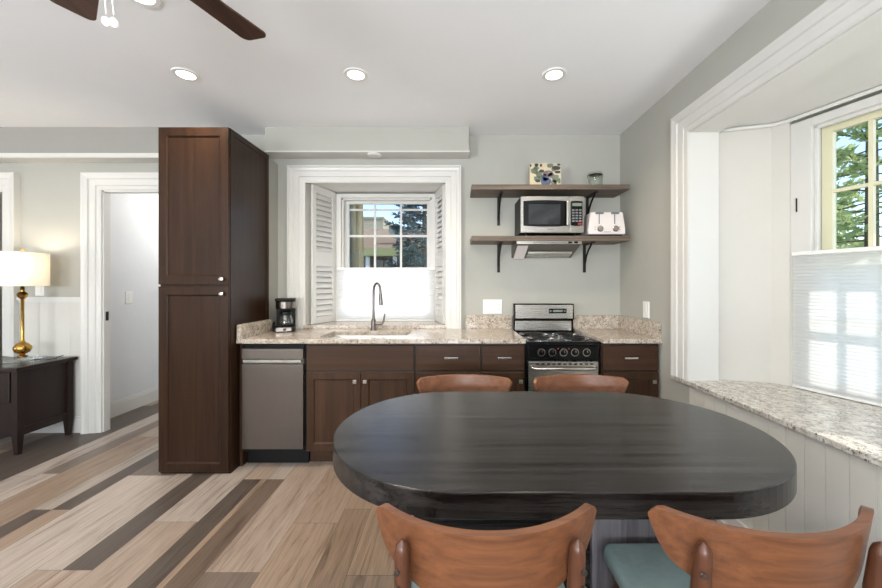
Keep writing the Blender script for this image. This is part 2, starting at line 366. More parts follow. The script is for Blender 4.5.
# soffits and the chase behind the pantry
b = B(); b.box(-1.566, .142, 3.04, YB, 2.418, ZC); struct(b.build('soffit', M['wall']), 'sage grey boxed soffit above the kitchen window', 'soffit')
b = B(); b.box(-1.572, .150, 3.034, YB, 2.408, 2.4185); struct(b.build('trim_2', M['white']), 'white underside board of the soffit above the kitchen window', 'trim')
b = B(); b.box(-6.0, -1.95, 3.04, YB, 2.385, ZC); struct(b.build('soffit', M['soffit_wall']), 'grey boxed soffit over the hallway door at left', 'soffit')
b = B(); b.box(-6.0, -1.944, 3.032, YB, 2.372, 2.3855); b.box(-6.0, -1.944, 3.036, 3.04, 2.362, 2.40); struct(b.build('trim_3', M['white']), 'white board along the left soffit underside', 'trim')
b = B(); b.box(-2.005, -1.535, 3.022, YB, 0, 2.36); struct(b.build('wall_chase', M['wall']), 'narrow painted wall strip behind the tall pantry', 'wall')

# hallway behind the left doorway
b = B()
b.box(-3.42, -3.33, YT, 6.4, 0, 2.5); b.box(-2.16, -2.05, YT, 6.4, 0, 2.5); b.box(-3.42, -2.05, 6.4, 6.5, 0, 2.5)
struct(b.build('wall_hallway', M['hall']), 'white hallway walls beyond the left doorway', 'wall')
b = B(); b.box(-6.2, -2.03, YT, 6.5, 2.5, 2.56); struct(b.build('ceiling_hallway', M['ceiling']), 'white hallway ceiling', 'ceiling')
b = B(); b.box(-6.2, -6.1, YT, 6.5, 0, 2.5); b.box(-6.1, -3.42, 4.6, 4.7, 0, 2.5); struct(b.build('wall_side_room', M['wall']), 'grey wall of the dim room beyond the far left doorway', 'wall')
base_prof = lambda d: None
b = B(); b.box(-3.33, -3.315, YT, 6.4, 0, .12); b.box(-3.33, -3.32, YT, 6.4, .12, .145); struct(b.build('baseboard_hallway', M['white']), 'white hallway baseboard', 'baseboard')

# casings
CAS = [(-.012, 0), (-.012, .012), (0, .018), (.035, .02), (.042, .028), (.082, .03), (.09, .038), (.112, .042), (.118, .055), (.128, .056), (.128, 0)]
DC = [(-.006, 0), (-.006, .012), (.004, .018), (.03, .019), (.036, .027), (.085, .03), (.092, .04), (.115, .044), (.13, .05), (.14, .05), (.14, 0)]
DCT = [(w, d*.62) for w, d in DC]
def doorway(name, d, label):
    b = B(); b.casing(FX(YB), d[0], d[1], 0, d[2], DC)
    b.box(d[0], d[0]+.018, YB, YT+.005, 0, d[2]); b.box(d[1]-.018, d[1], YB, YT+.005, 0, d[2]); b.box(d[0], d[1], YB, YT+.005, d[2]-.018, d[2])
    return struct(b.build(name, M['white']), label, 'doorway')
d1 = doorway('door_1', D1, 'white moulded casing of the open hallway doorway beside the pantry')
b = B(); b.box(D1[0]+.018, D1[0]+.0205, 3.215, 3.242, .98, 1.06); b.build('strike_plate', M['iron'], d1)
doorway('door_2', D2, 'white moulded casing of the far left doorway')
b = B(); b.casing(FX(YB), KX0+.012, KX1-.012, .914, KZ1-.01, CAS); struct(b.build('trim_4', M['white']), 'white moulded casing around the kitchen window', 'trim')
b = B(); b.casing(FR(XR), BY0, BY1, .70, BZ1, DCT); b.box(XR+.0005, XO+.06, BY1-.008, BY1+.004, .70, BZ1-.001); b.box(XR+.0005, XO+.06, BY0, BY1, BZ1-.010, BZ1-.0045); struct(b.build('trim_5', M['white']), 'white moulded casing around the bay window opening', 'trim')

# wall panelling left of the doorway
b = B(); xa, xb = -3.80, -3.238
b.box(xa-.004, xb+.0, YB-.006, YB, 0.14, 1.165)
x = xa+.03
while x < xb-.02: b.box(x, x+.137, YB-.0078, YB-.005, .15, 1.16); x += .14
struct(b.build('wall_wainscot', M['beadboard']), 'off white beadboard wainscot behind the end table', 'wall')
b = B(); b.box(xa-.02, xb+.004, YB-.03, YB, 1.165, 1.19); b.box(xa-.02, xb+.004, YB-.02, YB, 1.145, 1.165); struct(b.build('trim_6', M['white']), 'white chair rail behind the table lamp', 'trim')
b = B(); b.box(xb-.02, xb-.003, YB-.012, YB, 1.19, 2.20); struct(b.build('trim_7', M['white']), 'white upright panel mould beside the table lamp', 'trim')
b = B(); b.box(xa-.02, xb+.002, YB-.018, YB, 0, .115); b.box(xa-.02, xb+.002, YB-.012, YB, .115, .14); struct(b.build('baseboard_left', M['white']), 'white baseboard behind the end table', 'baseboard')
b = B(); b.box(XR-.016, XR, -3, 2.57, 0, .085); b.box(XR-.028, XR, -3, 2.57, 0, .022); struct(b.build('baseboard_right', M['white']), 'white baseboard under the beadboard', 'baseboard')

# bay alcove: splayed panels, sill, head
A = Vector((1.994, 2.142)); dirw = Vector((.311, -.9504)); out = Vector((.9504, .311))
C1 = A+dirw*.90; C2 = Vector((C1.x, C1.y-.9)); mir = lambda v: Vector((v.x, (C1.y+C2.y)-v.y))
poly = [Vector((XR+.0, 2.30)), Vector((1.649, 2.30)), Vector((1.944, 2.208)), A]
def wallseg(b, p, q, z0, z1, t=.06):
    e = (q-p).normalized(); nn = Vector((-e.y, e.x))
    if nn.dot(Vector((1.2, 1.0))-p) > 0: nn = -nn
    b.prism([(p.x, p.y), (q.x, q.y), (q.x+nn.x*t, q.y+nn.y*t), (p.x+nn.x*t, p.y+nn.y*t)], FZ, z0, z1)
b = B()
BT = 2.275
wallseg(b, Vector((XR+.02, BY1+.012)), Vector((1.649, 2.29)), .7, BT, .1)
wallseg(b, poly[1], poly[2], .7, BT); wallseg(b, poly[2], A, .7, BT)
wallseg(b, mir(poly[2]), mir(A), .7, BT); wallseg(b, mir(poly[1]), mir(poly[2]), .7, BT); wallseg(b, Vector((XR+.02, mir(poly[1]).y)), mir(poly[1]), .7, BT, .1)
wallseg(b, C2, mir(A), .5, 2.5, .12)
struct(b.build('wall_alcove', M['alcove']), 'white panelled sides of the bay window alcove', 'wall')
SY0, SY1 = mir(A).y-.4, 2.36
b = B(); b.prism([(XR-.018, BY0-.1), (XR-.018, 2.432), (XR+.001, 2.432), (XR+.001, 2.32), (1.66, 2.32), (2.0, 2.24), (2.075, 2.142), (2.375, 1.30), (2.375, .35), (2.0, -.55), (XR+.001, -.55), (XR+.001, BY0-.1)], FZ, .672, .70)
ws_ = struct(b.build('windowsill', M['granite_grey'], bevel=.004), 'grey speckled granite window seat in the bay', 'windowsill')
b = B(); b.prism([(XO, 2.45), (1.75, 2.45), (2.2, 2.3), (2.55, 1.35), (2.55, .3), (2.1, -.75), (XO, -.75)], FZ, BT, BT+.1)
b.box(XR+.001, XO+.01, BY0, BY1+.05, BZ1-.004, BT+.01)
struct(b.build('ceiling_bay', M['white']), 'white ceiling of the bay window alcove', 'ceiling')
b = B(); b.tube([(1.66, 2.28, BT-.012), (1.944, 2.193, BT-.012), (1.982, 2.135, BT-.012), (1.982+.28, 2.135-.8554, BT-.012)], .011, 8)
struct(b.build('trim_8', M['white'], smooth=True), 'white bead moulding at the top of the bay alcove', 'trim')
# wall below the bay outside, and the eave that shades it
b = B(); b.prism([(XO, 2.4), (1.7, 2.4), (2.1, 2.28), (2.5, 1.3), (2.5, .35), (2.1, -.6), (XO, -.6)], FZ, -.3, .672)
struct(b.build('wall_bay_outside', M['tan_wall']), 'masonry below the bay window outside', 'wall')
b = B(); b.box(1.62, 3.12, -3.5, 4.6, 2.62, 2.74); struct(b.build('roof_eave', M['white']), 'white roof eave above the bay window outside', 'roof')

# ------------------------------------------------------------------ windows
def window_unit(name, P0, d, o, width, z0, z1, zmid, cols, frame_w, mat, fmat, label, muntin=.016, rows=2, top=None):
    tw = top or frame_w
    """sash window; P0 corner on the inside face, d along the wall, o outward; upper sash has panes"""
    P0 = Vector(P0); d = Vector(d); o = Vector(o)
    R = Matrix(((d.x, o.x, 0, P0.x), (d.y, o.y, 0, P0.y), (0, 0, 1, 0), (0, 0, 0, 1)))
    b = B()
    def fr(x0, x1, a0, a1, y0, y1): b.box(x0, x1, y0, y1, a0, a1, R)
    fw = frame_w
    fr(0, fw, z0, z1, 0, .14); fr(width-fw, width, z0, z1, 0, .14); fr(fw, width-fw, z1-tw, z1, 0, .14); fr(fw, width-fw, z0, z0+fw*.6, 0, .14)
    fr(fw, fw+.018, z0, z1-tw, .025, .05); fr(width-fw-.018, width-fw, z0, z1-tw, .025, .05); fr(fw, width-fw, z1-tw-.018, z1-tw, .025, .05)
    w = struct(b.build(name, fmat, bevel=.003), label, 'window')
    st = .048
    x0, x1 = fw+.004, width-fw-.004
    for nm, s0, s1, y0 in (('upper_sash', zmid-.02, z1-tw-.004, .085), ('lower_sash', z0+fw*.6, zmid+.02, .048)):
        b = B()
        b.box(x0, x0+st, y0, y0+.034, s0, s1, R); b.box(x1-st, x1, y0, y0+.034, s0, s1, R)
        b.box(x0+st, x1-st, y0, y0+.034, s0, s0+.04, R); b.box(x0+st, x1-st, y0, y0+.034, s1-.038, s1, R)
        gx0, gx1, gz0, gz1 = x0+st, x1-st, s0+.04, s1-.038
        for k in range(1, cols):
            xx = gx0+(gx1-gx0)*k/cols; b.box(xx-muntin/2, xx+muntin/2, y0+.004, y0+.03, gz0, gz1, R)
        for k in range(1, rows):
            zz = gz0+(gz1-gz0)*k/rows; b.box(gx0, gx1, y0+.005, y0+.029, zz-muntin/2, zz+muntin/2, R)
        s = b.build(nm, mat, w)
        b = B(); b.box(gx0, gx1, y0+.015, y0+.019, gz0, gz1, R); b.build('glass', M['glass'], s)
    return w, R
w1, R1 = window_unit('window_1', (KL, YO-.14), (1, 0), (0, 1), KR-KL, .944, 2.193, 1.447, 3, .075, M['white'], M['white'], 'white sash window with six panes behind the kitchen sink', .018, top=.04)
b = B(); b.box(.10, KR-KL-.10, .122, .136, 2.050, 2.068, R1); b.build('storm_bar', M['white'], w1)
w2, R2 = window_unit('window_2', A, dirw, out, .90, .70, 2.24, 1.467, 4, .10, M['cream'], M['white'], 'cream sash window in the bay with pine branches outside', .018, top=.045)
b = B(); b.box(.03, .036, -.004, 0, 1.72, 1.80, R2); b.build('catch', M['iron'], w2)
w3, R3 = window_unit('window_3', C1, (0, -1), (1, 0), .90, .70, 2.24, 1.467, 3, .10, M['cream'], M['white'], 'middle sash window of the bay outside the picture', .018)
for nm, x0 in (('window_4', -4.05), ('window_5', -1.05)):
    window_unit(nm, (x0, -3.0), (1, 0), (0, -1), 1.7, .35, 2.35, 1.4, 2, .06, M['white'], M['white'], 'tall white sash window in the rear wall '+('at left' if x0 < -3 else 'at right'), .02)
window_unit('window_6', (XL, -.7), (0, 1), (-1, 0), 2.0, .35, 2.35, 1.4, 2, .06, M['white'], M['white'], 'tall white sash window in the far left wall', .02)

def pleated(name, R, x0, x1, z0, z1, y, label, mat, pitch=.019):
    t = thing(name, label, 'window shade', R @ Vector(((x0+x1)/2, y, z0)))
    b = B(); nr = int((z1-.024-z0-.012)/pitch)*2; rows = []
    for k in range(nr+1):
        zz = z0+.012+(z1-.036-z0)*k/nr; yy = y+(.0012 if k % 2 else -.0012)
        rows.append([b.bm.verts.new(R @ Vector((xx, yy, zz))) for xx in (x0, x1)])
    for a, c in zip(rows, rows[1:]): b.bm.faces.new((a[0], a[1], c[1], c[0]))
    b.build('pleated_fabric', mat, t)
    b = B(); b.box(x0-.003, x1+.003, y-.011, y+.011, z1-.022, z1, R); b.build('top_rail', M['white_plastic'], t, bevel=.003)
    b = B(); b.box(x0-.003, x1+.003, y-.011, y+.011, z0, z0+.013, R); b.build('bottom_rail', M['white_plastic'], t, bevel=.003)
    b = B(); b.box((x0+x1)/2-.03, (x0+x1)/2+.03, y-.02, y-.011, z0+.002, z0+.01, R); b.build('pull_tab', M['clear'], t)
    return t
pleated('pleated_shade', R1, .045, KR-KL-.045, .946, 1.466, -.016, 'white pleated shade covering the lower kitchen window', M['shade'])
pleated('pleated_shade', R2, .025, .875, .703, 1.487, -.016, 'grey white pleated shade covering the lower bay window', M['shade_grey'])
pleated('pleated_shade', R3, .025, .875, .703, 1.487, -.016, 'added unseen pleated shade keeping sun out of the middle bay window', M['shade_grey'])  # unseen shade added to block sun through the middle bay window

# louvred shutters folded against the reveals
def shutter(p, q, z0, z1, label, side):
    p = Vector(p); q = Vector(q); e = (q-p).normalized(); W = (q-p).length
    nn = Vector((e.y, -e.x)) if side == 'l' else Vector((-e.y, e.x))      # towards the opening
    R = Matrix(((e.x, nn.x, 0, p.x), (e.y, nn.y, 0, p.y), (0, 0, 1, 0), (0, 0, 0, 1)))
    t = thing('louvred_shutter', label, 'shutter', (p.x, p.y, z0), 'white louvred shutters at the kitchen window')
    b = B(); T = .024; st = .045
    b.box(0, st, -T, 0, z0, z1, R); b.box(W-st, W, -T, 0, z0, z1, R)
    zm = z0+(z1-z0)*.42
    for a0, a1 in ((z0, z0+.06), (zm, zm+.13), (z1-.07, z1)): b.box(st, W-st, -T, 0, a0, a1, R)
    b.build('frame', M['white'], t, bevel=.002)
    for a0, a1 in ((z0+.06, zm), (zm+.13, z1-.07)):
        b = B(); nsl = int((a1-a0)/.047)
        for k in range(nsl):
            zc = a0+(a1-a0)*(k+.5)/nsl
            L = Matrix.Translation((0, -T/2, zc)) @ Matrix.Rotation(math.radians(-66), 4, 'X')
            b.box(st, W-st, -.024, .024, -.0035, .0035, R @ L)
        b.build('louvers', M['white'], t)
    return t
shutter((-1.246, 3.25), (-1.135, 3.545), .946, 2.20, 'white louvred shutter on the left side of the kitchen window', 'l')
shutter((-.082, 3.25), (-.163, 3.545), .946, 2.20, 'white louvred shutter on the right side of the kitchen window', 'r')

# ------------------------------------------------------------------ cabinets
def knob(parent, x, y, z, square=True):
    b = B()
    if square: b.box(x-.004, x+.004, y-.014, y, z-.004, z+.004); b.box(x-.014, x+.014, y-.026, y-.013, z-.014, z+.014)
    else: b.lathe([(.006, 0), (.006, -.012), (.014, -.017), (.016, -.023), (.012, -.029), (0, -.031)], (x, y, z), 20, 'y')
    return b.build('knob', M['nickel'], parent, smooth=not square, bevel=.002 if square else 0)
def shaker(parent, x0, x1, z0, z1, y, mat, rail=.055, name='door'):
    b = B(); b.panel(FX(y+.02), x0, x1, z0, z1, [(0, 0), (0, .018), (.002, .02), (rail-.006, .02), (rail, .016), (rail+.004, .010), (rail+.014, .010)])
    return b.build(name, mat, parent)
def slab(parent, x0, x1, z0, z1, y, mat, name='drawer'):
    b = B(); b.panel(FX(y+.02), x0, x1, z0, z1, [(0, 0), (0, .017), (.003, .02)]); return b.build(name, mat, parent)

# tall pantry
PX0, PX1, PY = -2.005, -1.521, 2.496
t = thing('pantry_cabinet', 'tall dark brown two-door pantry cabinet beside the hallway doorway', 'cabinet', (-1.763, 2.75, 0))
b = B(); b.box(PX0, PX1-.008, PY, 3.016, .0, 2.374)
b.panel(lambda a, c, h: Vector((PX1-.008+h, a, c)), PY, 3.016, 0, 2.374, [(0, .0001), (0, .007), (.001, .008), (.04, .008), (.044, .003), (.05, .003)])
b.build('body', M['dark_cab'], t)
du = shaker(t, PX0+.002, PX1-.004, 1.299, 2.372, PY-.021, M['dark_cab'], .062); knob(du, PX1-.04, PY-.021, 1.335, False)
dl = shaker(t, PX0+.002, PX1-.004, .02, 1.286, PY-.021, M['dark_cab'], .062); knob(dl, PX1-.04, PY-.021, 1.235, False)

CF = 2.597          # cabinet box face
DF = 2.577          # door face
def carcass(t, x0, x1, mat=None, toe=True):
    b = B(); z0, z1 = .105, .883; yb = 3.195; w = .016
    b.box(x0, x0+w, CF, yb, z0, z1); b.box(x1-w, x1, CF, yb, z0, z1); b.box(x0+w, x1-w, CF, yb, z0, z0+w); b.box(x0+w, x1-w, yb-w, yb, z0+w, z1)
    b.box(x0+w, x1-w, CF, CF+.018, z1-.03, z1); b.box(x0+w, x1-w, CF, CF+.018, .675, .69)
    b.build('body', M['carcass'], t)
    b = B(); b.box(x0, x1, CF+.07, CF+.09, 0, z0); b.box(x0, x0+w, CF+.09, yb, 0, z0); b.box(x1-w, x1, CF+.09, yb, 0, z0); b.build('toe_kick', M['base_cab_h'], t)
def bar_pull(parent, x, z, y, w=.085):
    b = B(); b.box(x-w/2, x-w/2+.009, y-.022, y, z-.005, z+.005); b.box(x+w/2-.009, x+w/2, y-.022, y, z-.005, z+.005); b.box(x-w/2-.006, x+w/2+.006, y-.031, y-.021, z-.0075, z+.0075)
    return b.build('handle', M['nickel'], parent, bevel=.002)
# sink base
X0, X1 = -1.04, -.262
t = thing('sink_base_cabinet', 'brown two-door base cabinet under the sink', 'cabinet', ((X0+X1)/2, 2.9, 0))
carcass(t, X0, X1)
slab(t, X0+.005, X1-.008, .690, .868, DF-.001, M['base_cab_h'], 'false_front')
xm = -.647
dd = shaker(t, X0+.005, xm-.002, .118, .676, DF-.001, M['base_cab']); knob(dd, xm-.038, DF-.001, .615)
dd = shaker(t, xm+.002, X1-.008, .118, .676, DF-.001, M['base_cab']); knob(dd, xm+.034, DF-.001, .615)
# drawer units
def drawer_unit(X0, X1, label, kx, pull):
    t = thing('drawer_base_cabinet', label, 'cabinet', ((X0+X1)/2, 2.9, 0), 'brown drawer base cabinets')
    carcass(t, X0, X1)
    d = slab(t, X0+.005, X1-.005, .690, .868, DF-.001, M['base_cab_h']); bar_pull(d, pull, .782, DF-.001)
    d = shaker(t, X0+.005, X1-.005, .118, .676, DF-.001, M['base_cab']); knob(d, kx, DF-.001, .615)
    return t
drawer_unit(-.261, .207, 'brown drawer cabinet between the sink cabinet and the narrow drawer cabinet', -.205, -.005)
drawer_unit(.208, .519, 'narrow brown drawer cabinet left of the stove', .485, .37)
drawer_unit(1.066, 1.472, 'brown drawer cabinet right of the stove in the corner', 1.425, 1.26)
b = B(); b.box(-1.519, -1.497, CF, 3.19, 0, .883); tag(b.build('filler_panel', M['base_cab']), 'narrow brown filler board between pantry and dishwasher', 'panel')

# dishwasher
t = thing('dishwasher', 'narrow stainless steel dishwasher under the counter beside the pantry', 'dishwasher', (-1.27, 2.9, 0))
b = B(); b.box(-1.492, -1.044, CF-.005, 3.15, .11, .875); b.build('body', M['black_matte'], t)
b = B(); b.box(-1.486, -1.052, DF-.012, CF-.006, .135, .735); b.box(-1.486, -1.052, DF-.012, CF-.006, .772, .845); b.box(-1.486, -1.052, DF+.01, CF-.006, .735, .772)
dw = b.build('door', M['steel_dim'], t, bevel=.002)
b = B(); b.box(-1.474, -1.064, DF-.022, DF-.012, .748, .768); b.box(-1.474, -1.464, DF-.016, DF+.01, .744, .764); b.box(-1.074, -1.064, DF-.016, DF+.01, .744, .764); b.build('handle', M['steel'], dw, bevel=.002)
b = B(); b.box(-1.486, -1.052, DF, CF-.006, .848, .868); b.build('control_strip', M['black'], t)
b = B(); b.box(-1.49, -1.046, CF+.05, CF+.07, 0.0, .11); b.build('toe_kick', M['black_matte'], t)

# countertops
SKX0, SKX1, SKY0, SKY1 = -.975, -.335, 2.635, 2.995
CY = 2.556
t = thing('countertop', 'long beige granite countertop with sink cut-out', 'countertop', (-.5, 2.88, .884))
b = B(); z0, z1 = .884, .914
b.box(-1.519, SKX0, CY, 3.199, z0, z1); b.box(SKX1, .519, CY, 3.199, z0, z1); b.box(SKX0, SKX1, CY, SKY0, z0, z1); b.box(SKX0, SKX1, SKY1, 3.199, z0, z1)
bmesh.ops.remove_doubles(b.bm, verts=b.bm.verts, dist=1e-5)
b.build('slab', M['granite'], t)
b = B(); b.box(-1.519, -1.491, CY+.004, 3.0, z1, 1.016); b.build('side_splash', M['granite'], t, bevel=.002)
b = B(); b.box(.118, .519, 3.171, 3.199, z1, 1.03); b.build('backsplash', M['granite'], t, bevel=.002)
b = B(); b.box(-1.30, -.05, 3.17, 3.556, z1+.0005, .944); tag(b.build('window_ledge', M['granite'], bevel=.002), 'granite ledge in front of the kitchen window shade', 'ledge')
t = thing('countertop', 'short beige granite countertop in the corner right of the stove', 'countertop', (1.27, 2.88, .884))
b = B(); b.box(1.064, 1.480, CY, 3.199, z0, z1); b.build('slab', M['granite'], t, bevel=.002)
b = B(); b.box(.53, 1.452, 3.171, 3.199, z1, 1.03); b.build('backsplash', M['granite'], t, bevel=.002)
b = B(); b.box(1.452, 1.480, CY+.01, 3.199, z1, 1.03); b.build('side_splash', M['granite'], t, bevel=.002)

# sink
t = thing('kitchen_sink', 'undermount stainless steel sink in the granite counter', 'sink', (-.655, 2.815, .70))
b = B(); x0, x1, y0, y1 = SKX0-.004, SKX1+.004, SKY0-.004, SKY1+.004; zt, zb = .8835, .70
b.panel(lambda a, c, h: Vector((a, c, h)), x0-.02, x1+.02, y0-.008, y1+.02, [(0, zt-.002), (0, zt), (.022, zt), (.026, zt-.01), (.03, zb+.03), (.05, zb+.003), (.07, zb)], False)
b.bm.faces.new([v for v in b.bm.verts][-4:])
b.build('basin', M['steel'], t, smooth=True)
b = B(); b.cyl((-.655, 2.83, .7005), .04, .003); b.build('drain', M['chrome'], t, smooth=True)

# faucet
FXc, FY = -.668, 3.09
t = thing('kitchen_faucet', 'dark nickel gooseneck faucet behind the sink', 'faucet', (FXc, FY, .914))
b = B(); b.lathe([(.027, .914), (.027, .922), (.022, .93), (.021, .985), (.018, 1.0), (.014, 1.01), (.0, 1.012)], (FXc, FY, 0), 24); b.build('base', M['gunmetal'], t, smooth=True)
b = B(); pts = [(FXc, FY, .99), (FXc, FY, 1.10), (FXc, FY, 1.17)]
cx, cz, r = .042, 1.235, .042
vx = Vector((.82, -.57, 0))
for k in range(0, 13):
    a = PI-PI*1.05*k/12; s = cx+r*math.cos(a); pts.append((FXc+vx.x*s, FY+vx.y*s, cz+.04*(math.sin(a)) + (.035*math.sin(a))))
sp = pts[-1]; b.tube(pts, .0105, 14); b.build('spout', M['gunmetal'], t, smooth=True)
b = B(); b.tube([sp, (sp[0]+.003, sp[1]-.002, sp[2]-.04), (sp[0]+.006, sp[1]-.004, sp[2]-.10)], [.013, .016, .017], 16); b.build('spray_head', M['gunmetal'], t, smooth=True)
b = B(); b.tube([(FXc+.015, FY, .965), (FXc+.075, FY-.005, .968)], .013, 14); b.tube([(FXc+.07, FY-.005, .968), (FXc+.085, FY-.006, .985), (FXc+.098, FY-.004, 1.055)], [.011, .009, .006], 12); b.build('handle', M['gunmetal'], t, smooth=True)

# ------------------------------------------------------------------ stove
SX0, SX1, SF = .5255, 1.0565, 2.60
t = thing('electric_stove', 'narrow stainless and black electric stove between the counters', 'stove', ((SX0+SX1)/2, 2.9, 0))
b = B(); b.box(SX0, SX1, SF, 3.165, .06, .868); b.box(SX0+.03, SX1-.03, SF+.06, 3.1, 0, .06); b.build('body', M['black'], t, bevel=.003)
b = B(); b.panel(FZ, SX0-.001, SX1+.001, SF-.025, 3.105, [(0, .869), (0, .890), (.004, .895), (.02, .895), (.024, .889), (.03, .889)]); ct = b.build('cooktop', M['black'], t)
for bx, by, br in ((.665, 2.74, .075), (.915, 2.74, .095), (.665, 2.965, .095), (.915, 2.965, .075)):
    b = B()
    pts = []; turns = 3.5; nn = 84
    for k in range(nn+1):
        a = 2*PI*turns*k/nn; r_ = .016+(br-.016)*k/nn; pts.append((bx+r_*math.cos(a), by+r_*math.sin(a), .901))
    b.tube(pts, .0048, 8); bu = b.build('burner', M['iron'], ct, smooth=True)
    b = B(); b.lathe([(.02, .8895), (br+.006, .891), (br+.012, .8965), (br+.018, .8965), (br+.018, .8895)], (bx, by, 0), 36); b.build('drip_pan', M['chrome'], bu, smooth=True)
# backguard
fy = 3.105
t2 = B(); prof = [(3.165, .87), (fy+.02, .87), (fy+.02, .99), (fy, 1.0), (fy, 1.128), (fy+.008, 1.136), (3.165, 1.136)]
t2.prism(prof, lambda a, c, h: Vector((h, a, c)), SX0+.005, SX1-.012); bg = t2.build('backguard', M['black'], t, bevel=.003)
b = B(); b.box(SX0+.018, SX1-.024, fy-.003, fy, 1.010, 1.126); b.build('upper_panel', M['steel'], bg, bevel=.002)
b = B(); b.box(SX0+.018, SX1-.030, fy+.016, fy+.02, .905, .988); b.build('lower_panel', M['steel'], bg, bevel=.002)
b = B(); b.box(.828, .978, fy-.006, fy-.003, 1.053, 1.094); ck = b.build('clock', M['black'], bg)
b = B(); b.box(.862, .944, fy-.0075, fy-.006, 1.064, 1.084); b.build('display', M['lcd'], ck)
for xx in (.838, .846, .958, .967): b = B(); b.box(xx-.003, xx+.003, fy-.0075, fy-.006, 1.066, 1.082); b.build('button', M['grey_plastic'], ck)
for xx in (.806, 1.0): b = B(); b.cyl((xx, fy-.003, 1.073), .004, -.003, 12, 'y'); b.build('button', M['grey_plastic'], bg)
# control panel
b = B(); b.panel(FX(SF), SX0+.02, SX1-.018, .762, .862, [(0, 0), (0, .016), (.003, .019), (.012, .019), (.014, .017), (.02, .017)]); cp = b.build('control_panel', M['black'], t)
for u in (541.7, 552.6, 563.9, 575.3, 587.0):
    kx = (u-452)/141.2
    b = B(); b.lathe([(.027, 0), (.027, -.004), (.021, -.006), (.019, -.022), (.016, -.025), (0, -.025)], (kx, SF-.017, .817), 24, 'y'); kn = b.build('knob', M['black'], cp, smooth=True)
    b = B(); b.lathe([(.0275, -.003), (.0275, -.0055), (.0235, -.0055), (.0235, -.003)], (kx, SF-.017, .817), 28, 'y'); b.box(kx-.002, kx+.002, SF-.0435, SF-.0415, .82, .834); b.build('dial_ring', M['nickel'], kn, smooth=True)
for u in (558.5, 569.5): b = B(); b.cyl(((u-452)/141.2, SF-.0165, .843), .004, -.003, 12, 'y'); b.build('indicator_light', M['red'], cp)
b = B(); b.box(SX0+.018, SX1-.018, SF-.028, SF-.001, .20, .752); od = b.build('oven_door', M['steel'], t, bevel=.004)
b = B(); b.box(SX0+.06, SX1-.06, SF-.0295, SF-.028, .30, .61); b.build('oven_window', M['dark_glass'], od)
b = B()
for k in range(11): xx = SX0+.07+k*.0385; b.box(xx, xx+.022, SF-.0292, SF-.028, .731, .741)
b.build('vent_slots', M['black_matte'], od)
b = B(); hy = SF-.062; b.tube([(SX0+.045, SF-.026, .72), (SX0+.045, hy+.01, .712), (SX0+.06, hy, .708), (SX1-.06, hy, .708), (SX1-.045, hy+.01, .712), (SX1-.045, SF-.026, .72)], .010, 12); b.build('handle', M['nickel'], od, smooth=True)
b = B(); b.box(SX0+.018, SX1-.018, SF-.024, SF-.001, .07, .19); b.build('storage_drawer', M['steel'], t, bevel=.004)

# ------------------------------------------------------------------ shelves and what stands on them
def wall_shelf(z, label):
    b = B(); b.box(.159, 1.428, 2.913, 3.199, z, z+.04); return tag(b.build('wall_shelf', M['shelf'], bevel=.002), label, 'shelf', 'brown wooden wall shelves')
wall_shelf(2.064, 'upper brown wooden wall shelf carrying the picture and glass jar')
wall_shelf(1.651, 'lower brown wooden wall shelf carrying the microwave and toaster')
def bracket(x, z, label):
    t = thing('shelf_bracket', label, 'shelf bracket', (x, 3.19, z-.24), 'black iron shelf brackets')
    b = B(); b.box(x-.012, x+.012, 3.191, 3.1995, z-.245, z); b.build('wall_bar', M['iron'], t)
    b = B(); b.box(x-.012, x+.012, 2.98, 3.191, z-.007, z-.0002); b.build('shelf_bar', M['iron'], t)
    b = B(); b.tube([(x, 3.188, z-.19), (x, 3.15, z-.11), (x, 3.10, z-.06), (x, 3.03, z-.012)], .008, 8); b.build('brace', M['iron'], t, smooth=True)
bracket(.41, 2.064, 'black iron bracket under the left end of the upper shelf')
bracket(1.19, 2.064, 'black iron bracket under the upper shelf right of the microwave')
bracket(.41, 1.651, 'black iron bracket under the left end of the lower shelf')
bracket(1.165, 1.651, 'black iron bracket under the lower shelf right of the hood')

# microwave
t = thing('microwave', 'silver microwave oven on the lower shelf', 'microwave', (.80, 3.05, 1.691))
mx0, mx1, mz0, mz1, my = .550, 1.056, 1.712, 2.006, 2.90
b = B(); b.box(mx0, mx1, my+.03, 3.185, mz0, mz1); b.build('body', M['iron'], t, bevel=.004)
for xx in (mx0+.05, mx1-.05):
    for yy in (my+.06, 3.14): b = B(); b.cyl((xx, yy, 1.691), .015, .021, 12); b.build('foot', M['black_matte'], t)
b = B(); b.box(mx0, mx0+.39, my, my+.029, mz0, mz1); md = b.build('door', M['steel'], t, bevel=.006)
def rr(x0, x1, z0, z1, bow, n=14):
    P = []
    for k in range(n+1): s = k/n; P.append((x0+(x1-x0)*s, z0-bow*4*s*(1-s)))
    for k in range(n+1): s = 1-k/n; P.append((x0+(x1-x0)*s, z1+bow*4*s*(1-s)))
    return P
b = B(); b.prism(rr(mx0+.02, mx0+.375, mz0+.058, mz1-.04, .008), lambda a, c, h: Vector((a, my-h, c)), -.001, .002); wn_ = b.build('window', M['black'], md)
b = B(); b.box(mx0+.06, mx0+.315, my-.0035, my-.002, mz0+.068, mz1-.066); b.build('screen', M['mw_glass'], wn_)
b = B(); b.box(mx0+.355, mx0+.385, my-.038, my-.024, mz0+.055, mz1-.045); b.box(mx0+.36, mx0+.38, my-.026, my, mz0+.06, mz0+.08); b.box(mx0+.36, mx0+.38, my-.026, my, mz1-.07, mz1-.05); b.build('handle', M['nickel'], md, bevel=.005)
b = B(); b.box(mx0+.391, mx1, my, my+.029, mz0, mz1); mp_ = b.build('control_panel', M['steel'], t, bevel=.006)
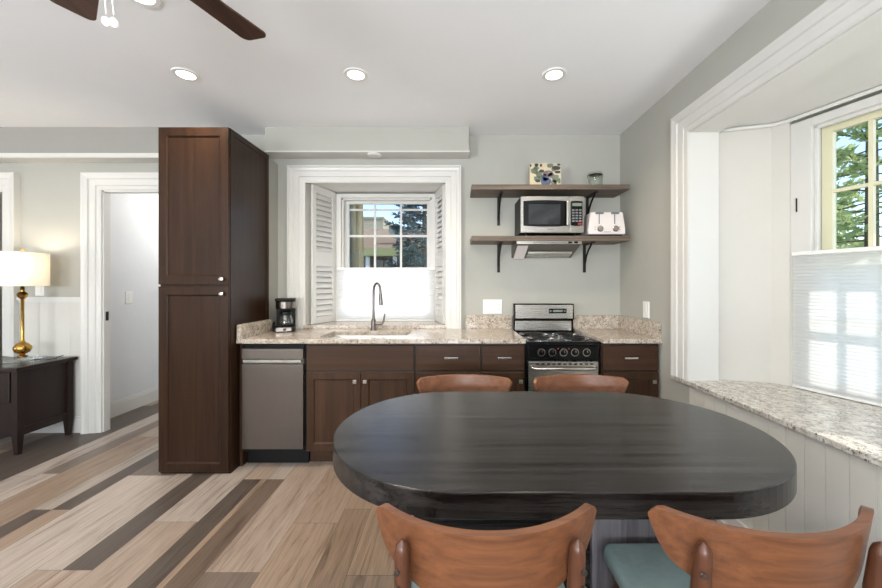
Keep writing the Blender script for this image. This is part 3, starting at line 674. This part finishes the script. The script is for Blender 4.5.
b = B(); b.prism(rr(mx0+.4, mx1-.014, mz0+.06, mz1-.042, .004), lambda a, c, h: Vector((a, my-h, c)), -.001, .002); kp = b.build('keypad', M['black'], mp_)
b = B()
for r_ in range(5):
    for c_ in range(3): xx = mx0+.408+c_*.028; zz = mz0+.088+r_*.022; b.box(xx, xx+.02, my-.0032, my-.002, zz, zz+.013)
b.build('buttons', M['grey_plastic'], kp)
b = B(); b.box(mx0+.41, mx0+.485, my-.0032, my-.002, mz1-.08, mz1-.055); b.build('display', M['lcd'], kp)
b = B(); b.box(mx0+.455, mx0+.484, my-.0035, my-.002, mz0+.066, mz0+.079); b.build('stop_button', M['red'], kp)
b = B()
for k in range(6): xx = mx0+.215+k*.008; b.box(xx, xx+.0055, my-.0008, my+.001, mz0+.026, mz0+.033)
b.build('lettering', M['grey_plastic'], md)

# toaster
t = thing('toaster', 'white four-slice toaster on the lower shelf right of the microwave', 'toaster', (1.255, 3.0, 1.691))
f = lambda a, c, h: Vector((a, h, c))
b = B(); b.prism([(1.102, 1.706), (1.403, 1.706), (1.405, 1.74), (1.384, 1.878), (1.378, 1.886), (1.126, 1.886), (1.12, 1.878), (1.10, 1.74)], f, 2.935, 3.14); tb = b.build('body', M['pink_white'], t, bevel=.008, seg=3)
b = B(); b.box(1.12, 1.385, 2.95, 3.125, 1.691, 1.706); b.build('base', M['black_matte'], t)
for xx in (1.19, 1.315):
    b = B(); b.box(xx-.004, xx+.004, 2.9335, 2.935, 1.79, 1.868); b.build('lever_slot', M['grey_plastic'], tb)
    b = B(); b.box(xx-.032, xx+.032, 2.918, 2.9345, 1.868, 1.883); b.build('lever', M['grey_plastic'], t, bevel=.004)
    kx = xx+.008
    b = B(); b.lathe([(.025, 0), (.025, -.004), (.02, -.008), (.02, -.018), (0, -.019)], (kx, 2.9349, 1.752), 24, 'y'); b.build('knob', M['nickel'], t, smooth=True)
    b = B(); b.box(xx-.09, xx-.065, 2.97, 3.11, 1.885, 1.8875) if False else b.box(xx-.045, xx-.02, 2.965, 3.11, 1.8855, 1.8868); b.box(xx+.02, xx+.045, 2.965, 3.11, 1.8855, 1.8868); b.build('bread_slot', M['black_matte'], t)
b = B()
for k in range(6): xx = 1.232+k*.009; b.box(xx, xx+.006, 2.9338, 2.9352, 1.722, 1.728)
b.build('lettering', M['grey_plastic'], t)
for xx in (1.155, 1.352):
    b = B()
    b.box(xx, xx+.012, 2.9338, 2.9352, 1.742, 1.745); b.box(xx, xx+.0025, 2.9338, 2.9352, 1.742, 1.768); b.box(xx, xx+.012, 2.9338, 2.9352, 1.765, 1.768)
    b.build('dial_marks', M['grey_plastic'], t)

# canvas print of a bouquet
t = thing('canvas_print', 'small floral canvas print propped on the upper shelf', 'picture', (.76, 2.975, 2.104))
b = B(); b.box(.634, .886, 2.96, 2.985, 2.105, 2.288); M['canvas'] = plain('cream_canvas', rgb(204, 192, 164), .8, 0, .1, .12); b.build('canvas', M['canvas'], t)
rn = random.Random(11); fy = 2.9598
leafm = plain('grey_green_paint', rgb(110, 120, 102), .8); bluem = plain('slate_blue_paint', rgb(84, 98, 124), .8); darkm = plain('dark_olive_paint', rgb(62, 62, 58), .8); mauve = plain('mauve_paint', rgb(120, 108, 112), .8)
def blob(b, x, z, rx, rz, n=10, d=.0):
    P = [(x+1.25*rx*math.cos(2*PI*k/n)*(.8+.35*rn.random()), z+1.25*rz*math.sin(2*PI*k/n)*(.8+.35*rn.random())) for k in range(n)]
    P = [(min(max(a, .636), .884), min(max(c, 2.106), 2.287)) for a, c in P]
    b.bm.faces.new([b.bm.verts.new((a, fy-d, c)) for a, c in P])
for nm, mt, lst, d in (('leaves', leafm, [(.67, 2.225, .025, .02), (.71, 2.20, .022, .022), (.70, 2.165, .03, .016), (.845, 2.165, .024, .03), (.83, 2.13, .02, .02), (.80, 2.27, .022, .014), (.875, 2.145, .01, .02), (.69, 2.25, .02, .012), (.83, 2.24, .016, .014)], .0004),
                       ('dark_leaves', darkm, [(.69, 2.275, .013, .012), (.725, 2.272, .008, .011), (.85, 2.25, .03, .014), (.87, 2.277, .012, .009), (.64, 2.27, .007, .01), (.73, 2.225, .016, .01), (.86, 2.215, .02, .01), (.70, 2.145, .018, .01)], .0006),
                       ('blooms', mauve, [(.78, 2.205, .036, .02), (.81, 2.19, .022, .018), (.755, 2.185, .016, .014)], .0008),
                       ('vase', bluem, [(.765, 2.135, .036, .03), (.765, 2.165, .022, .018), (.74, 2.18, .012, .01)], .001)):
    b = B()
    for q in lst: blob(b, *q, d=d)
    b.build(nm, mt, t)

# glass jar
t = thing('glass_jar', 'pale green glass jar with clamp lid on the upper shelf', 'jar', (1.182, 2.99, 2.104))
jx, jy = 1.182, 2.99
b = B(); b.lathe([(.0, 2.1045), (.05, 2.1045), (.057, 2.112), (.057, 2.18), (.052, 2.195), (.045, 2.20), (.042, 2.20), (.049, 2.193), (.053, 2.178), (.053, 2.115), (0, 2.112)], (jx, jy, 0), 32); b.build('body', M['green_glass'], t, smooth=True)
b = B(); b.lathe([(.052, 2.203), (.055, 2.208), (.05, 2.222), (.03, 2.228), (0, 2.229)], (jx, jy, 0), 32); b.build('lid', M['green_glass'], t, smooth=True)
b = B(); b.lathe([(.05, 2.198), (.056, 2.2), (.05, 2.203)], (jx, jy, 0), 32); b.tube([(jx-.055, jy, 2.215), (jx-.066, jy, 2.2), (jx-.062, jy, 2.17)], .003, 8); b.tube([(jx+.055, jy, 2.215), (jx+.06, jy, 2.2), (jx+.057, jy, 2.185)], .003, 8); b.build('clamp', M['gunmetal'], t, smooth=True)

# range hood
t = thing('range_hood', 'stainless under-shelf range hood above the stove', 'range hood', (.784, 3.06, 1.534))
hx0, hx1, hf = .5226, 1.045, 2.93
b = B(); b.prism([(hf, 1.6505), (hf, 1.627), (3.198, 1.534), (3.198, 1.6505)], lambda a, c, h: Vector((h, a, c)), hx0, hx1); b.build('body', M['gunmetal'], t, bevel=.002)
b = B(); b.box(hx0, hx1, hf-.004, hf-.0003, 1.627, 1.6505); fs = b.build('front_strip', M['white_plastic'] if False else M['steel'], t)
b = B()
for k in range(26): xx = hx0+.13+k*.0102; b.box(xx, xx+.006, hf-.005, hf-.0038, 1.634, 1.6445)
b.build('vent_slots', M['grey_plastic'], fs)
b = B()
for xx in (.938, .985): b.box(xx, xx+.028, hf-.008, hf-.0038, 1.632, 1.646)
b.build('switch', M['black'], fs)
sl = (1.534-1.627)/(3.198-hf); zz = lambda y: 1.627+sl*(y-hf)
b = B(); y0, y1 = 3.07, 3.165
b.prism([(y0, zz(y0)-.016), (y1, zz(y1)-.012), (y1, zz(y1)-.0005), (y0, zz(y0)-.0005)], lambda a, c, h: Vector((h, a, c)), hx0+.12, hx1-.03); b.build('filter', M['steel'], t)
b = B(); b.prism([(2.96, zz(2.96)-.002), (3.15, zz(3.15)-.03), (3.15, zz(3.15)-.0005), (2.96, zz(2.96)-.0005)], lambda a, c, h: Vector((h, a, c)), hx0+.012, hx0+.10); b.build('light_cover', M['pink_white'], t, bevel=.002)

# ------------------------------------------------------------------ coffee maker
cx, cy = -1.362, 3.03
t = thing('coffee_maker', 'small black and steel coffee maker on the counter beside the pantry', 'coffee maker', (cx, cy, .914))
b = B(); b.box(cx-.076, cx+.076, cy-.095, cy+.09, .9145, .958); b.build('base', M['black_matte'], t, bevel=.008, seg=3)
b = B(); b.box(cx-.066, cx+.05, cy-.098, cy-.094, .919, .952); bp = b.build('base_panel', M['steel_dim'], t, bevel=.002)
b = B(); b.box(cx-.012, cx+.012, cy-.1, cy-.098, .926, .945); b.build('power_switch', M['black'], bp)
b = B(); b.box(cx-.072, cx+.072, cy+.03, cy+.09, .958, 1.10); b.build('water_tank', M['black_matte'], t, bevel=.006)
b = B(); b.prism([(cx+.074*math.cos(a), cy-.02+.072*math.sin(a)) for a in [PI+PI*k/16 for k in range(17)]]+[(cx+.074, cy+.09), (cx-.074, cy+.09)], FZ, 1.10, 1.165); hd = b.build('filter_basket', M['black_matte'], t, bevel=.003)
b = B(); b.prism([(cx+.0755*math.cos(a), cy-.02+.0735*math.sin(a)) for a in [PI*1.12+PI*.88*k/16 for k in range(17)]]+[(cx+.0755, cy+.03), (cx+.072, cy+.03)]+[(cx+.072*math.cos(a), cy-.02+.070*math.sin(a)) for a in [PI*2-PI*.88*k/16 for k in range(17)]], FZ, 1.106, 1.158); b.build('steel_band', M['steel_dim'], hd, smooth=True)
b = B(); b.box(cx-.077, cx+.077, cy-.08, cy+.088, 1.165, 1.186); b.build('lid', M['black_matte'], t, bevel=.008, seg=3)
b = B(); b.lathe([(0, .9595), (.05, .9595), (.06, .975), (.06, 1.0), (.046, 1.045), (.042, 1.06), (.039, 1.06), (.043, 1.043), (.057, 1.0), (.057, .976), (0, .963)], (cx+.002, cy-.032, 0), 28); ca = b.build('carafe', M['clear'], t, smooth=True)
b = B(); b.lathe([(.044, 1.048), (.048, 1.052), (.046, 1.075), (.03, 1.085), (0, 1.086)], (cx+.002, cy-.032, 0), 28); b.tube([(cx-.035, cy-.07, 1.06), (cx-.05, cy-.105, 1.05), (cx-.05, cy-.11, 1.01), (cx-.042, cy-.09, .975)], .009, 10); b.build('carafe_handle', M['black_matte'], ca, smooth=True)
b = B(); b.tube([(cx-.05, cy+.088, .935), (cx-.075, cy+.10, .919), (cx-.095, cy+.06, .918), (cx-.098, cy+.03, .95), (cx-.094, cy+.02, .985), (cx-.088, cy+.05, .99), (cx-.092, cy+.08, .95), (cx-.085, cy+.11, .918), (cx-.02, cy+.12, .918)], .0035, 8); b.build('power_cord', M['black_matte'], t, smooth=True)
t.rotation_euler.z = .36; t.scale = (1.0, .9, 1); t.location.x -= .022; t.location.y -= .01

# ------------------------------------------------------------------ wall plates
def plate(name, x, z, w, label, inserts, wall='back', cat='outlet'):
    h = .125
    if wall == 'back': F = FX(YB); loc = (x, YB, z)
    elif wall == 'right': F = FR(XR); loc = (XR, x, z)
    else: F = lambda a, c, hh: Vector((-3.33+hh, a, c)); loc = (-3.33, x, z)
    t = thing(name, label, cat, loc)
    b = B(); b.panel(F, x-w/2, x+w/2, z-h/2, z+h/2, [(0, 0), (0, .004), (.004, .007), (.006, .007)]); b.build('cover_plate', M['white_plastic'], t)
    n_ = len(inserts)
    for k, kind in enumerate(inserts):
        xx = x-w/2+w*(k+.5)/n_
        b = B(); b.panel(F, xx-.017, xx+.017, z-.034, z+.034, [(0, .0065), (0, .009), (.001, .0095), (.004, .0095)]); q = b.build('rocker' if kind == 's' else 'socket', M['white_plastic'], t)
        if kind == 'o':
            b = B()
            for zz_ in (z-.018, z+.018):
                for s in (-.006, .006): b.panel(F, xx+s-.0012, xx+s+.0012, zz_-.005, zz_+.005, [(0, .009), (0, .0101)])
            b.build('slots', M['black_matte'], q)
    return t
plate('outlet_plate', .357, 1.104, .168, 'white three-gang switch and outlet plate left of the stove', 'sso')
plate('light_switch', 2.764, 1.108, .085, 'white wall switch on the right wall above the corner counter', 's', 'right', 'light switch')
plate('light_switch', 3.74, 1.165, .085, 'white light switch on the hallway wall', 's', 'hall', 'light switch')
plate('outlet_plate', -3.63, 1.262, .08, 'small white wall plate partly behind the lamp shade', 's', 'back', 'wall plate')

# ------------------------------------------------------------------ table
t = thing('dining_table', 'black stained oval dining table in the foreground', 'table', (.36, 1.411, 0))
TC0, TC1, TY, TR = .016, .712, 1.411, .456
P = [(TC1+TR*math.sin(a), TY-TR*math.cos(a)) for a in [PI*k/48 for k in range(49)]]+[(TC0-TR*math.sin(a), TY+TR*math.cos(a)) for a in [PI*k/48 for k in range(49)]]
b = B(); b.prism(P, FZ, .677, .75); b.build('tabletop', M['table'], t, bevel=.004, seg=3)
b = B(); b.box(-.13, .468, 1.23, 1.60, .0, .677); b.build('pedestal', M['table'], t, bevel=.003)
b = B(); b.box(.469, .72, 1.215, 1.615, .0, .677); b.build('pedestal_slab', M['table_grey'], t, bevel=.003, label='grey wooden pedestal slab')  # right part of the pedestal in lighter grey wood

# ------------------------------------------------------------------ chairs
def make_chair(label):
    t = thing('dining_chair', label, 'chair', (0, 0, 0), 'walnut dining chairs with seafoam seats')
    # curved back panel
    c, sg = .262, .115; Rr = (c*c+sg*sg)/(2*sg); th = math.asin(c/Rr); nt_, nh = 44, 8
    bm = bmesh.new(); grid = {}
    lean = .16
    for side, off in ((0, 0.0), (1, .019)):
        for i in range(nt_+1):
            s = -1+2*i/nt_; a = abs(s)
            top = .781+.004*a*a-.022*max(0, (a-.90)/.10)**2
            bot = .600+.105*a**2.1+.054*max(0, (a-.80)/.20)**2
            if top-bot < .006: bot = top-.006
            for j in range(nh+1):
                z = bot+(top-bot)*j/nh; e = 0
                edge = min(j, nh-j)
                ang = th*s
                rr_ = Rr-off
                y = Rr-rr_*math.cos(ang)-(z-.78)*lean*-1*-1
                grid[side, i, j] = bm.verts.new((rr_*math.sin(ang), y, z))
    for i in range(nt_):
        for j in range(nh):
            for sd in (0, 1): bm.faces.new((grid[sd, i, j], grid[sd, i+1, j], grid[sd, i+1, j+1], grid[sd, i, j+1]))
        for j in (0, nh): bm.faces.new((grid[0, i, j], grid[0, i+1, j], grid[1, i+1, j], grid[1, i, j]))
    for i in (0, nt_):
        for j in range(nh): bm.faces.new((grid[0, i, j], grid[0, i, j+1], grid[1, i, j+1], grid[1, i, j]))
    b = B(); b.bm = bm; br = b.build('backrest', M['walnut'], t, smooth=True, bevel=.004, seg=3)
    # seat
    P = [(-.205, .06), (.205, .06), (.237, .20), (.237, .425), (.222, .452), (-.222, .452), (-.237, .425), (-.237, .20)]
    b = B(); b.prism(P, FZ, .405, .462); b.build('seat', M['fabric'], t, smooth=True, bevel=.02, seg=4)
    b = B(); b.box(-.20, .20, .08, .43, .36, .404); b.build('seat_frame', M['walnut_dark'], t, bevel=.004)
    for s in (-1, 1):
        # rear leg rises into the post that carries the back panel
        px, py = .188*s, .062
        pts = [(.215*s, -.055, 0), (.21*s, .0, .2), (.208*s, .035, .40), (.202*s, .038, .52), (px, py-.016, .64), (px, py-.026, .725), (px, py-.027, .742), (px, py-.028, .751)]
        b = B(); b.tube(pts, [.013, .016, .021, .021, .019, .017, .012, .003], 14); lg = b.build('leg', M['walnut_dark'], t, smooth=True)
        b = B()
        for z in (.69, .655): b.lathe([(.007, 0), (.006, .004), (0, .005)], (px+s*.0155*.6, py-.040, z), 10, 'y', Matrix.Rotation(PI, 4, 'Z'))
        b.build('screw', M['gunmetal'], lg, smooth=True)
        b = B(); b.tube([(.205*s, .435, 0), (.20*s, .415, .2), (.19*s, .40, .40)], [.011, .016, .021], 14); b.build('leg', M['walnut_dark'], t, smooth=True)
        b = B(); b.tube([(.207*s, .03, .33), (.195*s, .405, .33)], .011, 10); b.build('stretcher', M['walnut_dark'], t, smooth=True)
    return t
ch = make_chair('walnut chair with curved back at the near left side of the table')
for k, (x, y, rz, lab) in enumerate([(.081, .743, 0, None), (.722, .735, 0, 'walnut chair at the near right side of the table, beside the window seat'),
        (.067, 2.098, PI, 'walnut chair across the table in front of the drawer cabinets'), (.706, 2.105, PI, 'walnut chair across the table in front of the stove')]):
    o = ch if k == 0 else copy_tree(ch)
    o.location = (x, y, 0); o.rotation_euler = (0, 0, rz)
    if lab: o['label'] = lab

# ------------------------------------------------------------------ end table and lamp
t = thing('end_table', 'dark espresso end table with glass top left of the hallway doorway', 'end table', (-3.62, 2.96, 0))
ex0, ex1, ey0, ey1 = -3.96, -3.30, 2.755, 3.165
b = B(); b.box(ex0-.03, ex1+.03, ey0-.03, ey1+.012, .645, .672); tp = b.build('top', M['espresso'], t, bevel=.004)
b = B(); b.box(ex0-.022, ex1+.022, ey0-.022, ey1+.006, .6725, .678); b.build('glass_top', M['clear'], tp)
for xx in (ex0, ex1-.045):
    for yy in (ey0, ey1-.045):
        b = B(); b.panel(FZ, xx, xx+.045, yy, yy+.045, [(.008, 0), (0, .14), (0, .645)]); b.build('leg', M['espresso'], t)
b = B(); b.box(ex0+.045, ex1-.045, ey0+.012, ey0+.028, .14, .645); b.box(ex1-.03, ex1-.012, ey0+.045, ey1-.045, .14, .645); b.box(ex0+.012, ex0+.03, ey0+.045, ey1-.045, .14, .645); b.box(ex0+.045, ex1-.045, ey1-.03, ey1-.012, .14, .645); b.box(ex0+.03, ex1-.03, ey0+.03, ey1-.03, .14, .155)
b.box(ex1-.012, ex1-.004, ey0+.045, ey1-.045, .14, .2)
b.build('body', M['espresso'], t)
b = B(); b.panel(FX(ey0+.012), ex0+.06, ex1-.06, .40, .63, [(0, 0), (0, .012), (.004, .015)]); dr = b.build('drawer', M['espresso'], t); knob(dr, -3.63, ey0-.003, .515, False)

lx, ly, lz = -3.514, 2.97, .6785
t = thing('table_lamp', 'lit brass table lamp with white drum shade on the end table', 'lamp', (lx, ly, lz))
b = B(); b.box(lx-.085, lx+.085, ly-.085, ly+.085, lz, lz+.012); b.box(lx-.06, lx+.06, ly-.06, ly+.06, lz+.0125, lz+.028); b.build('base', M['clear'], t)
b = B(); b.lathe([(0, .0285), (.028, .0285), (.03, .04), (.014, .048), (.02, .055), (.043, .07), (.054, .095), (.052, .115), (.035, .137), (.018, .15), (.014, .16), (.0105, .17), (.0105, .50), (.018, .51), (.028, .522), (.033, .54), (.026, .556), (.014, .562), (.012, .60), (.006, .61), (.006, .72)], (lx, ly, lz), 28); b.build('stem', M['brass'], t, smooth=True)
b = B(); b.lathe([(.152, .609), (.152, .881), (.149, .881), (.149, .609), (.152, .609)], (lx, ly, lz), 64)
ls_ = b.build('lamp_shade', M['lampshade'], t, smooth=True)
b = B(); b.lathe([(0, .90), (.012, .902), (.014, .908), (.008, .915), (0, .916)], (lx, ly, lz), 16)
for k in range(3): a = 2*PI*k/3+.4; b.tube([(lx, ly, lz+.862), (lx+.149*math.cos(a), ly+.149*math.sin(a), lz+.872)], .0025, 6)
b.tube([(lx, ly, lz+.72), (lx, ly, lz+.90)], .003, 6); b.build('finial', M['brass'], t, smooth=True)
b = B(); b.lathe([(0, .80), (.02, .795), (.031, .77), (.028, .745), (.014, .72), (.014, .70)], (lx+.0, ly, lz), 20); b.build('bulb', M['bulb'], t, smooth=True)
ld = bpy.data.lights.new('lamp_light', 'POINT'); ld.energy = 9; ld.color = (1, .86, .66); ld.shadow_soft_size = .06
lo = bpy.data.objects.new('lamp_light', ld); COL.objects.link(lo); lo.parent = t; lo.location = (0, -.05, .76)
b = B(); b.tube([(lx+.07, ly+.02, lz+.004), (lx+.12, ly+.05, lz+.004), (lx+.19, ly+.0, lz+.004), (lx+.2, ly+.07, lz+.004), (lx+.15, ly+.12, lz+.004), (lx+.12, ly+.20, lz+.004)], .003, 8); tag(b.build('lamp_cord', M['black_matte'], smooth=True), 'thin lamp cord lying on the end table', 'cord')

# ------------------------------------------------------------------ ceiling fixtures
def downlight(x, y, label, watts=38):
    t = thing('recessed_light', label, 'ceiling light', (x, y, ZC), 'round recessed ceiling lights')
    b = B(); b.lathe([(.051, -.002), (.051, -.006), (.072, -.006), (.076, 0)], (x, y, ZC), 36); b.build('trim_ring', M['white_plastic'], t, smooth=True)
    b = B(); b.lathe([(0, -.0035), (.0505, -.0035), (.0505, -.0005), (0, -.0005)], (x, y, ZC), 32); b.build('lens', M['lens'], t)
    d = bpy.data.lights.new('downlight', 'SPOT'); d.energy = watts; d.spot_size = math.radians(150); d.spot_blend = .9; d.color = (1, .83, .62); d.shadow_soft_size = .05
    o = bpy.data.objects.new('downlight', d); COL.objects.link(o); o.parent = t; o.location = (0, 0, -.02)
    return t
downlight(-1.671, 2.28, 'lit recessed ceiling light in front of the pantry')
downlight(-.603, 2.28, 'lit recessed ceiling light in front of the kitchen window')
downlight(.641, 2.28, 'lit recessed ceiling light in front of the wall shelves')
downlight(-1.42, 1.655, 'lit recessed ceiling light at the top edge beside the fan blades')
t = thing('soffit_light', 'small unlit white puck light under the window soffit', 'light', (-.664, 3.10, 2.408))
b = B(); b.lathe([(0, -.0125), (.045, -.012), (.058, -.008), (.06, 0), (0, 0)], (-.664, 3.10, 2.4078), 32); b.build('housing', M['white_plastic'], t, smooth=True)
b = B(); b.lathe([(0, -.014), (.036, -.014), (.036, -.0126), (0, -.0126)], (-.664, 3.10, 2.4078), 32); b.build('lens', M['white_plastic'], t)

# ceiling fan
fx, fyy, fz = -.985, .985, 2.296
t = thing('ceiling_fan', 'ceiling fan with dark walnut blades at upper left', 'ceiling fan', (fx, fyy, ZC))
b = B(); b.lathe([(0, 0), (.075, 0), (.07, -.04), (.02, -.06), (.013, -.065), (.013, -.16), (.05, -.17), (.11, -.20), (.125, -.25), (.12, -.30), (.09, -.345), (.07, -.36), (.06, -.42), (.02, -.44), (0, -.44)], (fx, fyy, ZC-.0005), 40); b.build('motor', M['white_plastic'], t, smooth=True)
for k in range(5):
    a = math.radians(68+72*k); R = Matrix.Translation((fx, fyy, fz)) @ Matrix.Rotation(a-PI/2, 4, 'Z') @ Matrix.Rotation(math.radians(7), 4, 'Y')
    P = []
    w0, w1, L0, L1, rc = .046, .064, .16, .525, .028
    P = [(-w0, L0), (w0, L0), (w1, L1-rc)]+[(w1-rc+rc*math.cos(q), L1-rc+rc*math.sin(q)) for q in [PI/2*j/6 for j in range(1, 7)]]+[(-w1+rc+rc*math.cos(q), L1-rc+rc*math.sin(q)) for q in [PI/2+PI/2*j/6 for j in range(0, 6)]]+[(-w1, L1-rc)]
    b = B(); b.prism(P, lambda x_, y_, h: R @ Vector((x_, y_, h)), -.004, .004); bl = b.build('blade', M['fan_wood'], t, bevel=.0015)
    b = B(); b.box(-.022, .022, .10, .23, .0045, .01, R); b.build('blade_iron', M['gunmetal'], bl)
for dx, dy, zz_ in ((.052, 0, 2.006), (.073, .004, 2.003)):
    b = B(); b.tube([(fx+dx*.8, fyy-.006, ZC-.43), (fx+dx, fyy-.006, zz_+.02)], .0018, 6); pc = b.build('pull_chain', M['white_plastic'], t, smooth=True)
    b = B(); b.lathe([(0, -.003), (.010, -.003), (.0125, 0), (.010, .003), (0, .003)], (fx+dx, fyy-.006, zz_), 24, 'y', Matrix.Rotation(.5, 4, 'X')); b.build('pull_fob', M['white_plastic'], pc, smooth=True)

# added unseen lamps that brighten the hallway and side room
def added_lamp(x, y, z, w, label):
    t = thing('ceiling_lamp', label, 'ceiling light', (x, y, z))
    b = B(); b.lathe([(0, -.06), (.08, -.055), (.13, -.02), (.14, 0), (0, 0)], (x, y, z-.0005), 28); b.build('diffuser', M['lens'], t, smooth=True)
    d = bpy.data.lights.new('ceiling_lamp', 'POINT'); d.energy = w; d.color = (1, .97, .93); d.shadow_soft_size = .12
    o = bpy.data.objects.new('ceiling_lamp', d); COL.objects.link(o); o.parent = t; o.location = (0, 0, -.2)
added_lamp(-2.7, 4.4, 2.5, 22, 'added unseen lamp brightening the hallway behind the pantry')

added_lamp(-4.9, 3.95, 2.5, 7, 'added unseen lamp brightening the side room beyond the far left doorway')
# ------------------------------------------------------------------ outside
b = B(); b.box(-40, 40, 3.71, 60, -.35, -.30); b.box(2.6, 40, -30, 3.71, -.35, -.30); o = b.build('lawn', M['lawn']); struct(o, 'green lawn outside the windows', 'lawn')
def tree_trunk(x, y, r, h, label):
    t = thing('tree', label, 'tree', (x, y, -.3))
    b = B(); rn = random.Random(3); b.tube([(x+.03*rn.random(), y, -.3+h*k/10) for k in range(11)], [r*(1.25-.03*k+.03*rn.random()) for k in range(11)], 18); b.build('trunk', M['bark'], t, smooth=True)
    return t
tt = tree_trunk(-2.14, 8.0, .145, 7.5, 'bare thick tree trunk outside at the left of the kitchen window')
def conifer(x, y, h, rad, mat, label, seed, n=150, z0=.3, size=.16, trunk_r=.12, tufts=16):
    rn = random.Random(seed); t = thing('conifer', label, 'tree', (x, y, -.3), 'conifers outside the windows')
    b = B(); b.tube([(x, y, -.3), (x, y, h*.5), (x, y, h)], [trunk_r, trunk_r*.7, .02], 10); b.build('trunk', M['bark'], t, smooth=True)
    b = B(); bw = B()
    for k in range(n):
        f_ = (k+rn.random())/n; z = z0+(h-z0)*f_; L = rad*(1-f_)**.75*(.7+.5*rn.random())+.15; a = k*2.399+rn.random()
        d = Vector((math.cos(a), math.sin(a), 0)); dr = -.12-.2*rn.random()+.5*f_
        pts = [Vector((x, y, z))+d*L*s+Vector((0, 0, L*dr*s+.18*L*s*s)) for s in (0, .35, .7, 1)]
        bw.tube(pts, [.02, .014, .009, .004], 5)
        for q in range(tufts):
            s = .25+.75*(q+rn.random())/tufts; c0 = Vector((x, y, z))+d*L*s+Vector((0, 0, L*dr*s+.18*L*s*s))
            for r_ in range(4):
                v = Vector((rn.gauss(0, 1), rn.gauss(0, 1), rn.gauss(0, .6)))+d*.8; v.normalize(); w_ = v.cross(Vector((rn.gauss(0, 1), rn.gauss(0, 1), rn.gauss(0, 1)))).normalized()
                l_ = size*(.6+.8*rn.random()); c = c0+Vector((rn.gauss(0, .05), rn.gauss(0, .05), rn.gauss(0, .04)))
                b.quad(c-w_*l_*.10, c+v*l_*.5-w_*l_*.16, c+v*l_, c+v*l_*.5+w_*l_*.16)
    b.build('foliage', mat, t)['kind'] = 'stuff'; bw.build('branches', M['bark'], t)
conifer(-.95, 12.5, 6.2, 1.45, M['conifer'], 'blue green conifer outside at the right of the kitchen window', 5, 170, 1.0, .15, .12, 26)
conifer(9.6, 8.3, 9.0, 2.6, M['pine'], 'light green pine outside the bay window', 8, 95, .2, .24, .14, 22)
conifer(14.5, 14.6, 7.5, 2.2, M['pine'], 'smaller pine standing behind the light green pine outside the bay', 9, 80, .2, .26, .14, 20)

# neighbouring house
t = thing('neighbour_house', 'low neighbouring house with pinkish roof and green fascia beyond the kitchen window', 'house', (-3, 19, -.3))
b = B(); b.box(-11, 4, 18.0, 24, -.3, 2.75); hw = b.build('wall', M['siding'], t)
b = B(); b.prism([(17.3, 3.05), (21.2, 4.55), (25, 3.05)], lambda a, c, h: Vector((h, a, c)), -11.5, 4.5); b.build('roof', M['roof'], t)
b = B(); b.box(-11.5, 4.5, 17.25, 17.4, 2.68, 3.06); b.box(-11.5, 4.5, 17.4, 18, 2.70, 2.76); b.build('fascia', M['fascia'], t)
for x in (-4.05, -2.75, -1.55): b = B(); b.box(x-.09, x+.09, 17.4, 17.55, -.3, 2.7); b.build('porch_post', M['white'], t)
for x0, x1 in ((-4.9, -4.2), (-3.8, -2.95), (-2.5, -1.75), (-1.2, -.2)):
    b = B(); b.box(x0, x1, 17.96, 18.02, 1.2, 2.5); fr_ = b.build('window', M['dark_glass'], t)
    b = B(); b.box((x0+x1)/2-.03, (x0+x1)/2+.03, 17.93, 17.96, 1.2, 2.5); b.box(x0, x1, 17.93, 17.96, 1.82, 1.88); b.build('window_bar', M['siding'], fr_)
t = thing('apartment_block', 'tan block building rising behind the pinkish roof', 'building', (-8, 40, -.3))
b = B(); b.box(-12.5, -7.6, 40, 46, -.3, 8.6); bw_ = b.build('wall', M['tan_wall'], t)
b = B(); b.box(-12.6, -7.5, 39.9, 46.1, 8.6, 8.8); b.build('parapet', M['tan_wall'], t)
t = thing('satellite_dish', 'dark satellite dish on the neighbouring roof', 'satellite dish', (-2.75, 18.1, 3.4))
b = B(); b.lathe([(0, .10), (.2, .07), (.36, 0), (.37, 0), (.2, .085), (0, .12)], (-2.75, 17.9, 3.95), 24, 'y', Matrix.Rotation(.35, 4, 'Z')); b.build('reflector', M['dish'], t, smooth=True)
b = B(); b.tube([(-2.75, 17.96, 3.95), (-2.75, 18.0, 3.345)], .03, 8); b.build('mast', M['dish'], t)
